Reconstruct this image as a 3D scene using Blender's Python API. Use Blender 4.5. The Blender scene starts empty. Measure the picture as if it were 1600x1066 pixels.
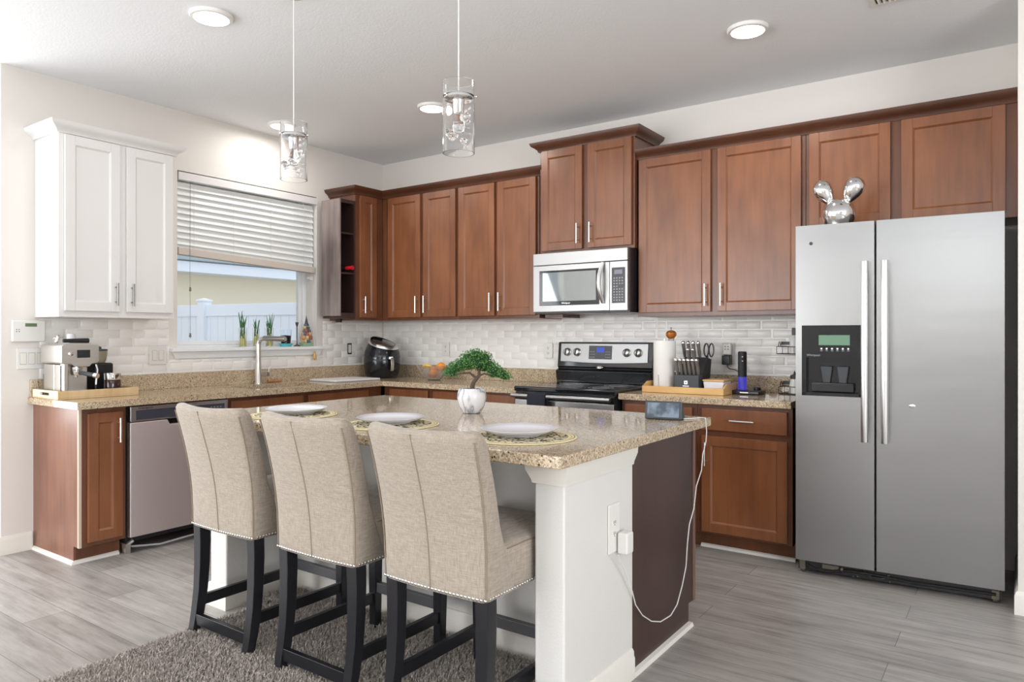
import bpy, math, random
from mathutils import Matrix, Vector
R = math.radians
S = bpy.context.scene
COL = S.collection
random.seed(7)

# ------------------------------------------------------------------ camera
cam_d = bpy.data.cameras.new('camera'); cam = bpy.data.objects.new('camera', cam_d); COL.objects.link(cam)
cam.location = (4.844, -4.766, 1.283)
cam.rotation_euler = (R(90), 0, 0.615)
cam_d.sensor_width = 36; cam_d.lens = 36 * 1119.5 / 1600
cam_d.shift_y = -(533 - 524.4) / 1600
cam_d.clip_start = 0.05
S.camera = cam

# ------------------------------------------------------------------ world, light, exposure
w = bpy.data.worlds.new('sky'); S.world = w; w.use_nodes = True
wn = w.node_tree.nodes; wl = w.node_tree.links
bg = wn['Background']; bg.inputs['Color'].default_value = (0.80, 0.89, 1.0, 1); bg.inputs['Strength'].default_value = 1.4
S.view_settings.view_transform = 'Standard'; S.view_settings.look = 'None'
S.view_settings.gamma = 1; S.view_settings.use_curve_mapping = False
S.view_settings.exposure = 0.0

def area(name, loc, rot, sx, sy, power, col=(1, 1, 1)):
    d = bpy.data.lights.new(name, 'AREA'); d.shape = 'RECTANGLE'; d.size = sx; d.size_y = sy
    d.energy = power; d.color = col
    o = bpy.data.objects.new(name, d); COL.objects.link(o); o.location = loc; o.rotation_euler = rot
    return o
area('daylight_patio_door', (.4, -9.9, 1.35), (R(112), 0, 0), 3.6, 2.3, 225, (0.99, 0.995, 1.0))       # faces +y
area('daylight_side_window', (-1.62, -5.2, 1.5), (R(112), 0, R(-90)), 3.4, 1.9, 125, (0.99, 0.995, 1.0)) # faces +x
area('daylight_east_window', (8.5, -5.2, 1.5), (R(114), 0, R(90)), 3.0, 1.9, 165, (0.99, 0.995, 1.0))    # faces -x

area('added_ceiling_fill', (5.2, -7.6, 1.95), (R(168), 0, 0), 1.0, 1.0, 95, (0.94, 0.97, 1.0))   # unseen fill light added behind the camera to brighten the ceiling

# ------------------------------------------------------------------ helpers
class MB:
    def __init__(s): s.v = []; s.f = []; s.M = Matrix.Identity(4); s.mi = []; s.cur = 0
    def add(s, vs, fs):
        b = len(s.v); s.v += [tuple(s.M @ Vector(p)) for p in vs]
        s.f += [tuple(i + b for i in f) for f in fs]; s.mi += [s.cur] * len(fs); return s
    def box(s, x0, x1, y0, y1, z0, z1):
        x0, x1 = min(x0, x1), max(x0, x1); y0, y1 = min(y0, y1), max(y0, y1); z0, z1 = min(z0, z1), max(z0, z1)
        return s.add([(x0,y0,z0),(x1,y0,z0),(x1,y1,z0),(x0,y1,z0),(x0,y0,z1),(x1,y0,z1),(x1,y1,z1),(x0,y1,z1)],
                     [(0,3,2,1),(4,5,6,7),(0,1,5,4),(1,2,6,5),(2,3,7,6),(3,0,4,7)])
    def hexa(s, b, t):   # 4 bottom, 4 top points ccw
        return s.add(list(b) + list(t), [(0,3,2,1),(4,5,6,7),(0,1,5,4),(1,2,6,5),(2,3,7,6),(3,0,4,7)])
    def lathe(s, prof, n=32, c=(0,0,0), cap=True):
        vs = []; fs = []
        for r, z in prof:
            for k in range(n):
                a = 2*math.pi*k/n; vs.append((c[0]+r*math.cos(a), c[1]+r*math.sin(a), c[2]+z))
        for j in range(len(prof)-1):
            for k in range(n):
                k2 = (k+1) % n; fs.append((j*n+k, j*n+k2, (j+1)*n+k2, (j+1)*n+k))
        if cap:
            if prof[0][0] > 1e-6: fs.append(tuple(reversed(range(n))))
            if prof[-1][0] > 1e-6: fs.append(tuple(range((len(prof)-1)*n, len(prof)*n)))
        return s.add(vs, fs)
    def tube(s, pts, r, n=10, cap=True):
        pts = [Vector(p) for p in pts]; rr = r if isinstance(r, (list, tuple)) else [r]*len(pts)
        vs = []; fs = []; up = None
        for i, p in enumerate(pts):
            t = (pts[min(i+1, len(pts)-1)] - pts[max(i-1, 0)]).normalized()
            if up is None:
                up = t.orthogonal().normalized()
            u = (up - t*up.dot(t))
            u = u.normalized() if u.length > 1e-6 else t.orthogonal().normalized()
            up = u; w2 = t.cross(u)
            for k in range(n):
                a = 2*math.pi*(k+.5)/n; vs.append(tuple(p + (u*math.cos(a) + w2*math.sin(a))*rr[i]))
        for j in range(len(pts)-1):
            for k in range(n):
                k2 = (k+1) % n; fs.append((j*n+k, j*n+k2, (j+1)*n+k2, (j+1)*n+k))
        if cap: fs.append(tuple(reversed(range(n)))); fs.append(tuple(range((len(pts)-1)*n, len(pts)*n)))
        return s.add(vs, fs)
    def ball(s, c, r, n=16, m=10, sc=(1,1,1)):
        vs = [(c[0], c[1], c[2]-r*sc[2])]; fs = []
        for j in range(1, m):
            a = math.pi*j/m
            for k in range(n):
                b = 2*math.pi*k/n; vs.append((c[0]+r*sc[0]*math.sin(a)*math.cos(b), c[1]+r*sc[1]*math.sin(a)*math.sin(b), c[2]-r*sc[2]*math.cos(a)))
        vs.append((c[0], c[1], c[2]+r*sc[2])); L = len(vs)-1
        for k in range(n):
            k2 = (k+1) % n; fs.append((0, 1+k2, 1+k)); fs.append((L, L-n+k, L-n+k2))
        for j in range(m-2):
            for k in range(n):
                k2 = (k+1) % n; fs.append((1+j*n+k, 1+j*n+k2, 1+(j+1)*n+k2, 1+(j+1)*n+k))
        return s.add(vs, fs)
    def prism(s, poly, axis, a, b):   # poly ccw in the two remaining axes (x:yz, y:xz, z:xy)
        n = len(poly)
        def P(p, t): return (t, p[0], p[1]) if axis == 'x' else (p[0], t, p[1]) if axis == 'y' else (p[0], p[1], t)
        vs = [P(p, a) for p in poly] + [P(p, b) for p in poly]
        fs = [tuple(reversed(range(n))), tuple(range(n, 2*n))] + [(i, (i+1) % n, n+(i+1) % n, n+i) for i in range(n)]
        return s.add(vs, fs)
    def sweep(s, path, prof, close=False):  # path xy, outward = right side of travel; prof closed loop of (out,z)
        n = len(path); P = [Vector((p[0], p[1])) for p in path]; rows = []
        for i in range(n):
            d0 = (P[i]-P[i-1]).normalized() if (i > 0 or close) else None
            d1 = (P[(i+1) % n]-P[i]).normalized() if (i < n-1 or close) else None
            if d0 is None: d0 = d1
            if d1 is None: d1 = d0
            n0 = Vector((d0.y, -d0.x)); n1 = Vector((d1.y, -d1.x)); m = (n0+n1).normalized(); k = 1/max(.2, m.dot(n0))
            rows.append([(P[i].x+m.x*k*o, P[i].y+m.y*k*o, z) for o, z in prof])
        vs = [p for r in rows for p in r]; q = len(prof); fs = []
        for i in range(n if close else n-1):
            j = (i+1) % n
            for a in range(q): b = (a+1) % q; fs.append((i*q+a, j*q+a, j*q+b, i*q+b))
        if not close: fs.append(tuple(range(q))); fs.append(tuple(reversed(range((n-1)*q, n*q))))
        return s.add(vs, fs)
    def loft(s, rings, cap=True):
        n = len(rings[0]); vs = [p for r in rings for p in r]; fs = []
        for j in range(len(rings)-1):
            for k in range(n):
                k2 = (k+1) % n; fs.append((j*n+k, j*n+k2, (j+1)*n+k2, (j+1)*n+k))
        if cap: fs.append(tuple(reversed(range(n)))); fs.append(tuple(range((len(rings)-1)*n, len(rings)*n)))
        return s.add(vs, fs)
    def build(s, name, mat, parent=None, bev=0, seg=2, local=False, smooth=True, solid=0, sub=0, angle=35, fix=True):
        vs = s.v
        if parent is not None and not local:
            rt = parent
            while rt.parent: rt = rt.parent
            inv = rt.matrix_basis.inverted(); vs = [tuple(inv @ Vector(p)) for p in vs]
        me = bpy.data.meshes.new(name); me.from_pydata(vs, [], s.f)
        mats = mat if isinstance(mat, (list, tuple)) else [mat]
        for m in mats: me.materials.append(m)
        if len(mats) > 1:
            for p, i in zip(me.polygons, s.mi): p.material_index = i
        me.validate(); me.update()
        if fix:
            import bmesh
            bm = bmesh.new(); bm.from_mesh(me); bmesh.ops.recalc_face_normals(bm, faces=bm.faces); bm.to_mesh(me); bm.free()
        if smooth:
            me.polygons.foreach_set('use_smooth', [True]*len(me.polygons))
            if not sub: me.set_sharp_from_angle(angle=R(angle))
        o = bpy.data.objects.new(name, me); COL.objects.link(o)
        if parent is not None: o.parent = parent
        if bev:
            b = o.modifiers.new('bevel', 'BEVEL'); b.width = bev; b.segments = seg; b.limit_method = 'ANGLE'; b.angle_limit = R(30); b.harden_normals = True
        if solid:
            q = o.modifiers.new('solid', 'SOLIDIFY'); q.thickness = solid; q.offset = 0
        if sub:
            q = o.modifiers.new('sub', 'SUBSURF'); q.levels = sub; q.render_levels = sub
        return o

def tag(o, label=None, cat=None, group=None, kind=None):
    if label: o['label'] = label
    if cat: o['category'] = cat
    if group: o['group'] = group
    if kind: o['kind'] = kind
    return o
def thing(name, label, cat, loc=(0,0,0), rz=0, group=None):
    o = bpy.data.objects.new(name, None); COL.objects.link(o); o.empty_display_size = .1
    o.matrix_basis = Matrix.Translation(loc) @ Matrix.Rotation(rz, 4, 'Z')
    return tag(o, label, cat, group)
def struct(o): return tag(o, kind='structure')
def copy_tree(o, parent=None):
    c = o.copy(); COL.objects.link(c); c.parent = parent
    for ch in list(o.children): copy_tree(ch, c)
    return c
def place_copy(root, loc, label, rz=None, group=None):
    c = copy_tree(root)
    r = rz if rz is not None else root.matrix_basis.to_euler().z
    c.matrix_basis = Matrix.Translation(loc) @ Matrix.Rotation(r, 4, 'Z')
    c['label'] = label
    if group: c['group'] = group
    return c
def text(name, s, size, M, mat, parent, ext=.0004):
    c = bpy.data.curves.new(name, 'FONT'); c.body = s; c.size = size; c.extrude = ext; c.align_x = 'CENTER'; c.align_y = 'CENTER'
    t = bpy.data.objects.new(name, c); me = bpy.data.meshes.new_from_object(t); bpy.data.objects.remove(t)
    me.materials.clear(); me.materials.append(mat)
    rt = parent
    while rt.parent: rt = rt.parent
    me.transform(M); o = bpy.data.objects.new(name, me); COL.objects.link(o); o.parent = parent
    return o
FR = Matrix.Rotation(R(90), 4, 'X')   # text standing up, facing -y

# ------------------------------------------------------------------ materials
def mat(name, col, rough=.5, metal=0, **k):
    m = bpy.data.materials.new(name); m.use_nodes = True; b = m.node_tree.nodes['Principled BSDF']
    b.inputs['Base Color'].default_value = (*col, 1); b.inputs['Roughness'].default_value = rough; b.inputs['Metallic'].default_value = metal
    for a, v in k.items(): b.inputs[a.replace('_', ' ')].default_value = v
    return m
def sr(r, g, b):
    f = lambda c: (c/255/12.92) if c/255 <= .04045 else ((c/255+.055)/1.055)**2.4
    return (f(r), f(g), f(b))
def nodes(m): return m.node_tree.nodes, m.node_tree.links, m.node_tree.nodes['Principled BSDF']
def coords(m, scale=(1,1,1), kind='Object', rot=(0,0,0)):
    N, L, B = nodes(m); t = N.new('ShaderNodeTexCoord'); p = N.new('ShaderNodeMapping'); p.inputs['Scale'].default_value = scale; p.inputs['Rotation'].default_value = rot
    L.new(t.outputs[kind], p.inputs['Vector']); return p.outputs['Vector']
def noise(m, vec, scale, detail=3, rough=.5):
    N, L, B = nodes(m); n = N.new('ShaderNodeTexNoise'); n.inputs['Scale'].default_value = scale; n.inputs['Detail'].default_value = detail; n.inputs['Roughness'].default_value = rough
    L.new(vec, n.inputs['Vector']); return n.outputs['Fac']
def ramp(m, fac, stops, interp='LINEAR'):
    N, L, B = nodes(m); r = N.new('ShaderNodeValToRGB'); L.new(fac, r.inputs['Fac']); cr = r.color_ramp; cr.interpolation = interp
    while len(cr.elements) < len(stops): cr.elements.new(.5)
    for e, (p, c) in zip(cr.elements, stops): e.position = p; e.color = (*c, 1)
    return r.outputs['Color']
def bump(m, h, strength=.3, dist=.001):
    N, L, B = nodes(m); b = N.new('ShaderNodeBump'); b.inputs['Strength'].default_value = strength; b.inputs['Distance'].default_value = dist
    L.new(h, b.inputs['Height']); L.new(b.outputs['Normal'], B.inputs['Normal']); return b
def mix(m, f, a, b, t='MIX'):
    N, L, B = nodes(m); x = N.new('ShaderNodeMix'); x.data_type = 'RGBA'; x.blend_type = t
    if hasattr(f, 'name'): L.new(f, x.inputs[0])
    else: x.inputs[0].default_value = f
    for i, v in ((6, a), (7, b)):
        if hasattr(v, 'name'): L.new(v, x.inputs[i])
        else: x.inputs[i].default_value = (*v, 1)
    return x.outputs[2]

def wood(name, c0, c1, rough=.32, coat=.25, scale=(14, 14, 1.3), kind='Object'):
    m = mat(name, c0, rough, 0, Coat_Weight=coat, Coat_Roughness=.25); N, L, B = nodes(m)
    v = coords(m, scale, kind); n1 = noise(m, v, 2.2, 6, .6)
    v2 = coords(m, (1.6, 1.6, .8), kind); n2 = noise(m, v2, 3, 2)
    f = mix(m, .6, n1, n2)
    L.new(ramp(m, f, [(.36, c0), (.64, c1)]), B.inputs['Base Color'])
    return m
M_wood = wood('cherry_wood', sr(112, 66, 39), sr(139, 87, 54))
M_wood_d = wood('cherry_wood_dark', sr(88, 50, 31), sr(112, 68, 43))
M_crown = wood('crown_wood', sr(72, 42, 28), sr(94, 57, 39), scale=(1.5, 1.5, 12))
M_endpanel = wood('laminate_end_panel', sr(112, 70, 52), sr(142, 95, 74), rough=.3, coat=.3)
M_island_panel = wood('island_laminate_panel', sr(56, 34, 29), sr(70, 45, 38), rough=.38, coat=.15, scale=(60, 60, 1))
M_white = mat('white_cabinet_paint', sr(226, 224, 222), .38)
M_shelfsheen = wood('dark_shelf_wood_sheen', sr(92, 78, 75), sr(150, 136, 131), rough=.35, scale=(10, 10, .8))  # dark stain lightened: reflected light on the shelf is put into the colour
M_shelfdark = wood('dark_shelf_edge', sr(44, 28, 26), sr(60, 38, 34), rough=.5)

M_wall = mat('wall_paint', sr(226, 221, 215), .6); bump(M_wall, noise(M_wall, coords(M_wall), 160, 2), .12, .002)
M_ceil = mat('ceiling_paint', sr(240, 242, 244), .85); bump(M_ceil, noise(M_ceil, coords(M_ceil), 90, 3), .35, .003)
M_trim = mat('trim_paint', sr(232, 228, 220), .4)
M_wtrim = mat('window_vinyl', sr(236, 238, 240), .4)
M_textured = mat('island_textured_paint', sr(222, 220, 216), .55); bump(M_textured, noise(M_textured, coords(M_textured), 120, 3), .35, .003)
M_brick = mat('painted_brick', sr(243, 241, 237), .28); bump(M_brick, noise(M_brick, coords(M_brick), 38, 4), .35, .003)

def granite():
    m = mat('granite', sr(190, 165, 130), .07, 0, Coat_Weight=.0); N, L, B = nodes(m); v = coords(m)
    vo = N.new('ShaderNodeTexVoronoi'); vo.inputs['Scale'].default_value = 210; L.new(v, vo.inputs['Vector'])
    sep = N.new('ShaderNodeSeparateColor'); L.new(vo.outputs['Color'], sep.inputs['Color'])
    base = ramp(m, sep.outputs[0], [(0, sr(92, 76, 62)), (.13, sr(146, 124, 99)), (.32, sr(182, 160, 130)), (.6, sr(204, 184, 154)), (.85, sr(220, 208, 186))], 'CONSTANT')
    n2 = noise(m, v, 9, 3); big = ramp(m, n2, [(.3, sr(184, 164, 136)), (.7, sr(208, 190, 164))])
    c = mix(m, .30, base, big)
    vo2 = N.new('ShaderNodeTexVoronoi'); vo2.inputs['Scale'].default_value = 75; L.new(v, vo2.inputs['Vector'])
    sp = N.new('ShaderNodeSeparateColor'); L.new(vo2.outputs['Color'], sp.inputs['Color'])
    dk = ramp(m, sp.outputs[1], [(0, (1, 1, 1)), (.09, (0, 0, 0))], 'CONSTANT')
    near = ramp(m, vo2.outputs['Distance'], [(.25, (1, 1, 1)), (.33, (0, 0, 0))])
    mm = mix(m, 1.0, dk, near, 'MULTIPLY')
    L.new(mix(m, mm, c, sr(84, 66, 54)), B.inputs['Base Color'])
    return m
M_granite = granite()

def floor_mat():
    m = mat('vinyl_plank', (.4, .38, .36), .36); N, L, B = nodes(m); v = coords(m)
    br = N.new('ShaderNodeTexBrick'); L.new(v, br.inputs['Vector']); br.inputs['Scale'].default_value = 1
    br.inputs['Brick Width'].default_value = 1.22; br.inputs['Row Height'].default_value = .18; br.inputs['Mortar Size'].default_value = .0012
    br.inputs['Color1'].default_value = (0, 0, 0, 1); br.inputs['Color2'].default_value = (1, 1, 1, 1); br.inputs['Mortar'].default_value = (.5, .5, .5, 1); br.offset = .37; br.inputs['Bias'].default_value = 0
    g = noise(m, coords(m, (1.3, 16, 1)), 2.2, 8, .68); g2 = noise(m, coords(m, (.5, 5, 1)), 2.5, 3)
    c = ramp(m, g, [(.28, sr(116, 110, 106)), (.47, sr(160, 155, 150)), (.72, sr(186, 182, 178))])
    c = mix(m, .35, c, ramp(m, g2, [(.3, sr(138, 132, 128)), (.7, sr(190, 186, 182))]))
    c = mix(m, .20, c, br.outputs['Color'], 'SOFT_LIGHT')
    g3 = noise(m, coords(m, (1.2, 4, 1)), 3.2, 5, .6); c = mix(m, .55, c, ramp(m, g3, [(.30, (.62, .61, .60)), (.55, (1, 1, 1))]), 'MULTIPLY')
    c2 = mix(m, br.outputs['Fac'], c, sr(88, 82, 78)); L.new(c2, B.inputs['Base Color'])
    bump(m, g, .12, .001); return m
M_floor = floor_mat()

def steel(name, col, rough=.28, vert=False, var=.03):
    m = mat(name, col, rough, 1); N, L, B = nodes(m)
    n = noise(m, coords(m, (600, 600, 2) if vert else (2, 2, 700)), 1, 2); wv = noise(m, coords(m, (.6, .6, 3.2)), 2.2, 1)
    L.new(ramp(m, n, [(.3, (rough-var,)*3), (.7, (rough+var,)*3)]), B.inputs['Roughness'])
    b1 = bump(m, n, .012, .0003)
    b2 = N.new('ShaderNodeBump'); b2.inputs['Strength'].default_value = .16; b2.inputs['Distance'].default_value = .012; L.new(wv, b2.inputs['Height']); L.new(b1.outputs['Normal'], b2.inputs['Normal']); L.new(b2.outputs['Normal'], B.inputs['Normal'])
    return m
M_steel = steel('brushed_steel', (.35, .35, .35), .31)
M_steel_dw = steel('brushed_steel_dishwasher', (.78, .71, .71), .5, True)
M_steel_mw = steel('brushed_steel_microwave', (.44, .44, .44), .42)
M_chrome = mat('polished_chrome', (.86, .86, .87), .06, 1)
M_nickel = mat('brushed_nickel', (.70, .68, .65), .28, 1)
M_pewter = mat('pewter_handle', (.30, .29, .28), .35, 1)
M_handle = mat('satin_handle_metal', (.78, .78, .77), .3, 1)
M_black = mat('black_plastic', (.012, .012, .014), .28)
M_blackg = mat('black_gloss', (.008, .009, .012), .06)
M_blackm = mat('black_matte', (.018, .018, .02), .6)
M_dgrey = mat('dark_grey_plastic', (.05, .055, .062), .45)
M_grey = mat('grey_plastic', (.35, .35, .36), .4)
M_plastic = mat('white_plastic', sr(232, 230, 226), .35)
M_ceramic = mat('white_ceramic', sr(232, 232, 238), .10)
M_paper = mat('paper_towel', sr(235, 232, 228), .9)
M_glass = mat('clear_glass', (1, 1, 1), .0, 0, Transmission_Weight=1.0, IOR=1.45)
M_pane = mat('window_pane', (1, 1, 1), .0, 0, Transmission_Weight=1.0, IOR=1.02)
M_bamboo = wood('bamboo', sr(205, 158, 92), sr(224, 182, 118), rough=.4, coat=.1, scale=(2, 12, 12))
M_traywood = wood('light_tray_wood', sr(196, 164, 118), sr(222, 196, 154), rough=.5, coat=0, scale=(14, 14, 1))
M_soil = mat('soil', sr(54, 42, 38), .95); bump(M_soil, noise(M_soil, coords(M_soil), 300, 4), .8, .004)
M_red = mat('red_foil', sr(190, 30, 40), .3)
M_teal = mat('teal_plastic', sr(92, 190, 200), .4)
M_orange = mat('orange_peel', sr(240, 145, 30), .45); bump(M_orange, noise(M_orange, coords(M_orange), 400, 2), .3, .001)
M_yellow = mat('banana_skin', sr(232, 190, 60), .5)
M_green = mat('scallion_green', sr(70, 120, 72), .5)
M_scallion = mat('scallion_white', sr(214, 210, 130), .5)
M_bark = mat('bonsai_bark', sr(92, 76, 66), .9); bump(M_bark, noise(M_bark, coords(M_bark, (1, 1, .4)), 160, 4), .8, .004)
def leafmat(name, a, b):
    m = mat(name, a, .5); N, L, B = nodes(m); L.new(ramp(m, noise(m, coords(m), 60, 2), [(.3, a), (.7, b)]), B.inputs['Base Color']); return m
M_leaf = leafmat('bonsai_leaf', sr(38, 92, 38), sr(108, 160, 84))
def marble():
    m = mat('marbled_ceramic', sr(222, 222, 226), .25); N, L, B = nodes(m)
    v = coords(m, (1, 1, .25)); n = noise(m, v, 22, 3, .5)
    L.new(ramp(m, n, [(.44, sr(228, 226, 226)), (.495, sr(150, 152, 166)), (.515, sr(170, 170, 182)), (.58, sr(228, 227, 228))]), B.inputs['Base Color']); return m
M_marble = marble()

def linen():
    m = mat('beige_linen', sr(196, 183, 166), .9, 0, Sheen_Weight=.25); N, L, B = nodes(m)
    a = noise(m, coords(m, (460, 460, 26)), 1, 3, .6); b = noise(m, coords(m, (26, 26, 520)), 1, 3, .6)
    f = mix(m, .5, a, b)
    L.new(ramp(m, f, [(.36, sr(138, 127, 114)), (.5, sr(161, 149, 135)), (.64, sr(178, 167, 153))]), B.inputs['Base Color'])
    bump(m, f, .35, .001); return m
M_linen = linen()
M_seam = mat('seam_piping', sr(140, 126, 108), .9)
M_leg = mat('black_stained_leg', (.010, .010, .013), .30)
M_pile = mat('rug_pile', sr(150, 140, 130), .95)
def pile():
    N, L, B = nodes(M_pile); c = ramp(M_pile, noise(M_pile, coords(M_pile), 90, 4, .7), [(.3, sr(128, 119, 111)), (.5, sr(170, 161, 153)), (.7, sr(206, 199, 192))]); L.new(c, B.inputs['Base Color'])
pile()
def emit(name, col, st, base=(0,0,0)):
    m = mat(name, base, .4); b = m.node_tree.nodes['Principled BSDF']; b.inputs['Emission Color'].default_value = (*col, 1); b.inputs['Emission Strength'].default_value = st; return m
M_led = emit('led_diffuser', (1, .99, .97), 7)
M_lcdg = emit('green_display', sr(150, 205, 165), .5)
M_lcdb = emit('blue_display', sr(50, 90, 230), .6)
M_purple = emit('blue_lit_plastic', sr(85, 80, 225), .55)
M_dot = emit('white_indicator', (1, 1, 1), .8, (.8, .8, .8))
M_screen = mat('grey_glossy_screen', sr(88, 98, 112), .08)
def screenmat():
    N, L, B = nodes(M_screen); c = ramp(M_screen, noise(M_screen, coords(M_screen), 22, 2), [(.35, sr(70, 80, 92)), (.6, sr(120, 134, 150))]); L.new(c, B.inputs['Base Color']); L.new(c, B.inputs['Emission Color']); B.inputs['Emission Strength'].default_value = .12
screenmat()

# ------------------------------------------------------------------ setting
H = 2.873
struct(MB().box(-1.7, 8.6, -10, .12, -.05, 0).build('floor', M_floor, smooth=False))
struct(MB().box(-1.7, 8.6, -10, .12, H, H+.1).build('ceiling', M_ceil, smooth=False))
struct(MB().box(-.22, 8.6, 0, .12, 0, H).build('wall_back', M_wall, smooth=False))
WY0, WY1, WZ0, WZ1 = -2.0, -.77, 1.19, 2.452
m = MB(); m.box(-.22, 0, -3.075, WY0, 0, H).box(-.22, 0, WY1, 0, 0, H).box(-.22, 0, WY0, WY1, 0, WZ0-.023).box(-.22, 0, WY0, WY1, WZ1, H)
m.box(-1.7, -.22, -3.075, -2.95, 0, H)
struct(m.build('wall_left', M_wall, smooth=False))
# living area side wall with a wide window opening
m = MB(); m.box(-1.82, -1.7, -10, -7.0, 0, H).box(-1.82, -1.7, -3.4, -2.95, 0, H).box(-1.82, -1.7, -7, -3.4, 0, .5).box(-1.82, -1.7, -7, -3.4, 2.5, H)
struct(m.build('wall_side', M_wall, smooth=False))
m = MB(); m.box(-1.82, -1.5, -10.12, -10, 0, H).box(2.3, 8.72, -10.12, -10, 0, H).box(-1.5, 2.3, -10.12, -10, 2.5, H)
struct(m.build('wall_front', M_wall, smooth=False))
m = MB(); m.box(8.6, 8.72, -10, -6.8, 0, H).box(8.6, 8.72, -3.6, .12, 0, H).box(8.6, 8.72, -6.8, -3.6, 0, .5).box(8.6, 8.72, -6.8, -3.6, 2.5, H)
struct(m.build('wall_right', M_wall, smooth=False))
struct(MB().box(4.8435, 5.0, -.73, 0, 0, H).build('wall_alcove', M_wall, smooth=False))
bbp = [(0, 0), (.014, 0), (.014, .085), (.010, .095), (.006, .105), (0, .108)]
struct(MB().sweep([(0, -2.915), (0, -3.075), (-1.6, -3.075)][::-1], bbp).build('baseboard_left', M_trim))
struct(MB().sweep([(4.8435, -.05), (4.8435, -.73), (5.0, -.73), (5.0, 0)], bbp).build('baseboard_right', M_trim))

# window_1
win = bpy.data.objects.new('window_1', None); COL.objects.link(win); win.location = (0, WY0, WZ0); struct(win)
m = MB()
def ringbox(m, x0, x1, y0, y1, z0, z1, t, tb=None):
    tb = tb or t
    m.box(x0, x1, y0, y0+t, z0, z1).box(x0, x1, y1-t, y1, z0, z1).box(x0, x1, y0+t, y1-t, z0, z0+tb).box(x0, x1, y0+t, y1-t, z1-t, z1)
ringbox(m, -.215, -.14, WY0, WY1, WZ0, WZ1, .033, .022)
m.build('window_frame', M_wtrim, win, bev=.003)
m = MB(); ringbox(m, -.185, -.150, WY0+.034, WY1-.034, WZ0+.023, 2.0, .036, .03); m.build('window_sash', M_wtrim, win, bev=.004)
m = MB(); ringbox(m, -.212, -.188, WY0+.034, WY1-.034, 1.96, WZ1-.034, .036); m.build('window_sash', M_wtrim, win, bev=.004)
MB().box(-.170, -.166, WY0+.065, WY1-.065, WZ0+.05, 1.97).build('window_pane', M_pane, win, smooth=False)
MB().box(-.202, -.198, WY0+.065, WY1-.065, 1.99, WZ1-.065).build('window_pane', M_pane, win, smooth=False)
m = MB(); m.prism([(-.14, WY0), (.0, WY0), (.0, WY0-.06), (.045, WY0-.06), (.045, WY1+.06), (.0, WY1+.06), (.0, WY1), (-.14, WY1)], 'z', 1.168, 1.192)
m.hexa([(0, WY0-.02, 1.118), (.014, WY0-.02, 1.118), (.014, WY1+.02, 1.118), (0, WY1+.02, 1.118)], [(0, WY0-.045, 1.168), (.024, WY0-.045, 1.168), (.024, WY1+.045, 1.168), (0, WY1+.045, 1.168)])
m.build('window_sill', M_wtrim, win, bev=.004)
m = MB(); m.box(-.075, -.045, WY1-.035, WY1-.001, 1.75, 1.785); m.box(-.065, -.05, WY1-.06, WY1-.035, 1.76, 1.775); m.build('sash_latch', M_plastic, win, bev=.003)

# ---------------- blind
bl = thing('window_blind', 'white wide-slat window blind half raised with a slanting bottom rail', 'blind', (0, -1.385, 2.40))
MB().box(-.028, .004, -1.992, -.762, 2.388, 2.444).build('valance', M_white, bl, bev=.003)
MB().box(-.066, -.03, -1.985, -.775, 2.40, 2.444).build('head_rail', M_white, bl)
ns = 11
def railz(y, k):   # k 0 = top slat, ns = bottom rail; droops to the right
    t = (y+1.992)/1.22; return 2.372 - k/ns*((2.372-1.89) + (1.89-1.838)*t)
slat = mat('blind_slat', sr(232, 234, 232), .45)
for k in range(ns):
    m = MB(); y0, y1 = -1.985, -.785; pts0 = []; pts1 = []
    prof = []
    for i in range(7):
        t = i/6-.5; prof.append((t*.054, .004*(1-4*t*t)))
    a = R(68); ca, sa = math.cos(a), math.sin(a)
    for (y, out) in ((y0, pts0), (y1, pts1)):
        for (u, h) in prof: out.append((-.034 + u*ca - h*sa, y, railz(y, k+.4) - u*sa + h*ca*1.0))
        for (u, h) in prof[::-1]: out.append((-.034 + u*ca - (h-.0025)*sa, y, railz(y, k+.4) - u*sa + (h-.0025)*ca))
    m.loft([pts0, pts1]); m.build('slat', slat, bl)
m = MB(); y0, y1 = -1.985, -.775; z0 = railz(y0, ns); z1 = railz(y1, ns)
m.hexa([(-.062, y0, z0-.03), (-.008, y0, z0-.03), (-.008, y1, z1-.03), (-.062, y1, z1-.03)], [(-.062, y0, z0+.022), (-.008, y0, z0+.022), (-.008, y1, z1+.022), (-.062, y1, z1+.022)])
m.build('bottom_rail', mat('blind_rail', sr(206, 196, 186), .5), bl, bev=.004)
for y in (-1.87, -1.55, -1.22, -.90):
    m = MB(); z_ = railz(y, ns)+.021; m.tube([(-.008, y, 2.388), (-.008, y, z_), (-.060, y, z_), (-.060, y, 2.388)], .0012, 5); m.build('ladder_cord', M_plastic, bl)
m = MB(); m.tube([(-.006, -1.90, 2.39), (-.006, -1.902, 1.8), (-.006, -1.90, 1.262)], .0013, 5)
for z in (1.60, 1.27): m.lathe([(.004, 0), (.008, .004), (.008, .012), (.005, .02), (.007, .026), (.004, .03)], 10, (-.006, -1.90, z))
m.build('lift_cord', mat('cord_grey', sr(120, 115, 112), .6), bl)

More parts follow.
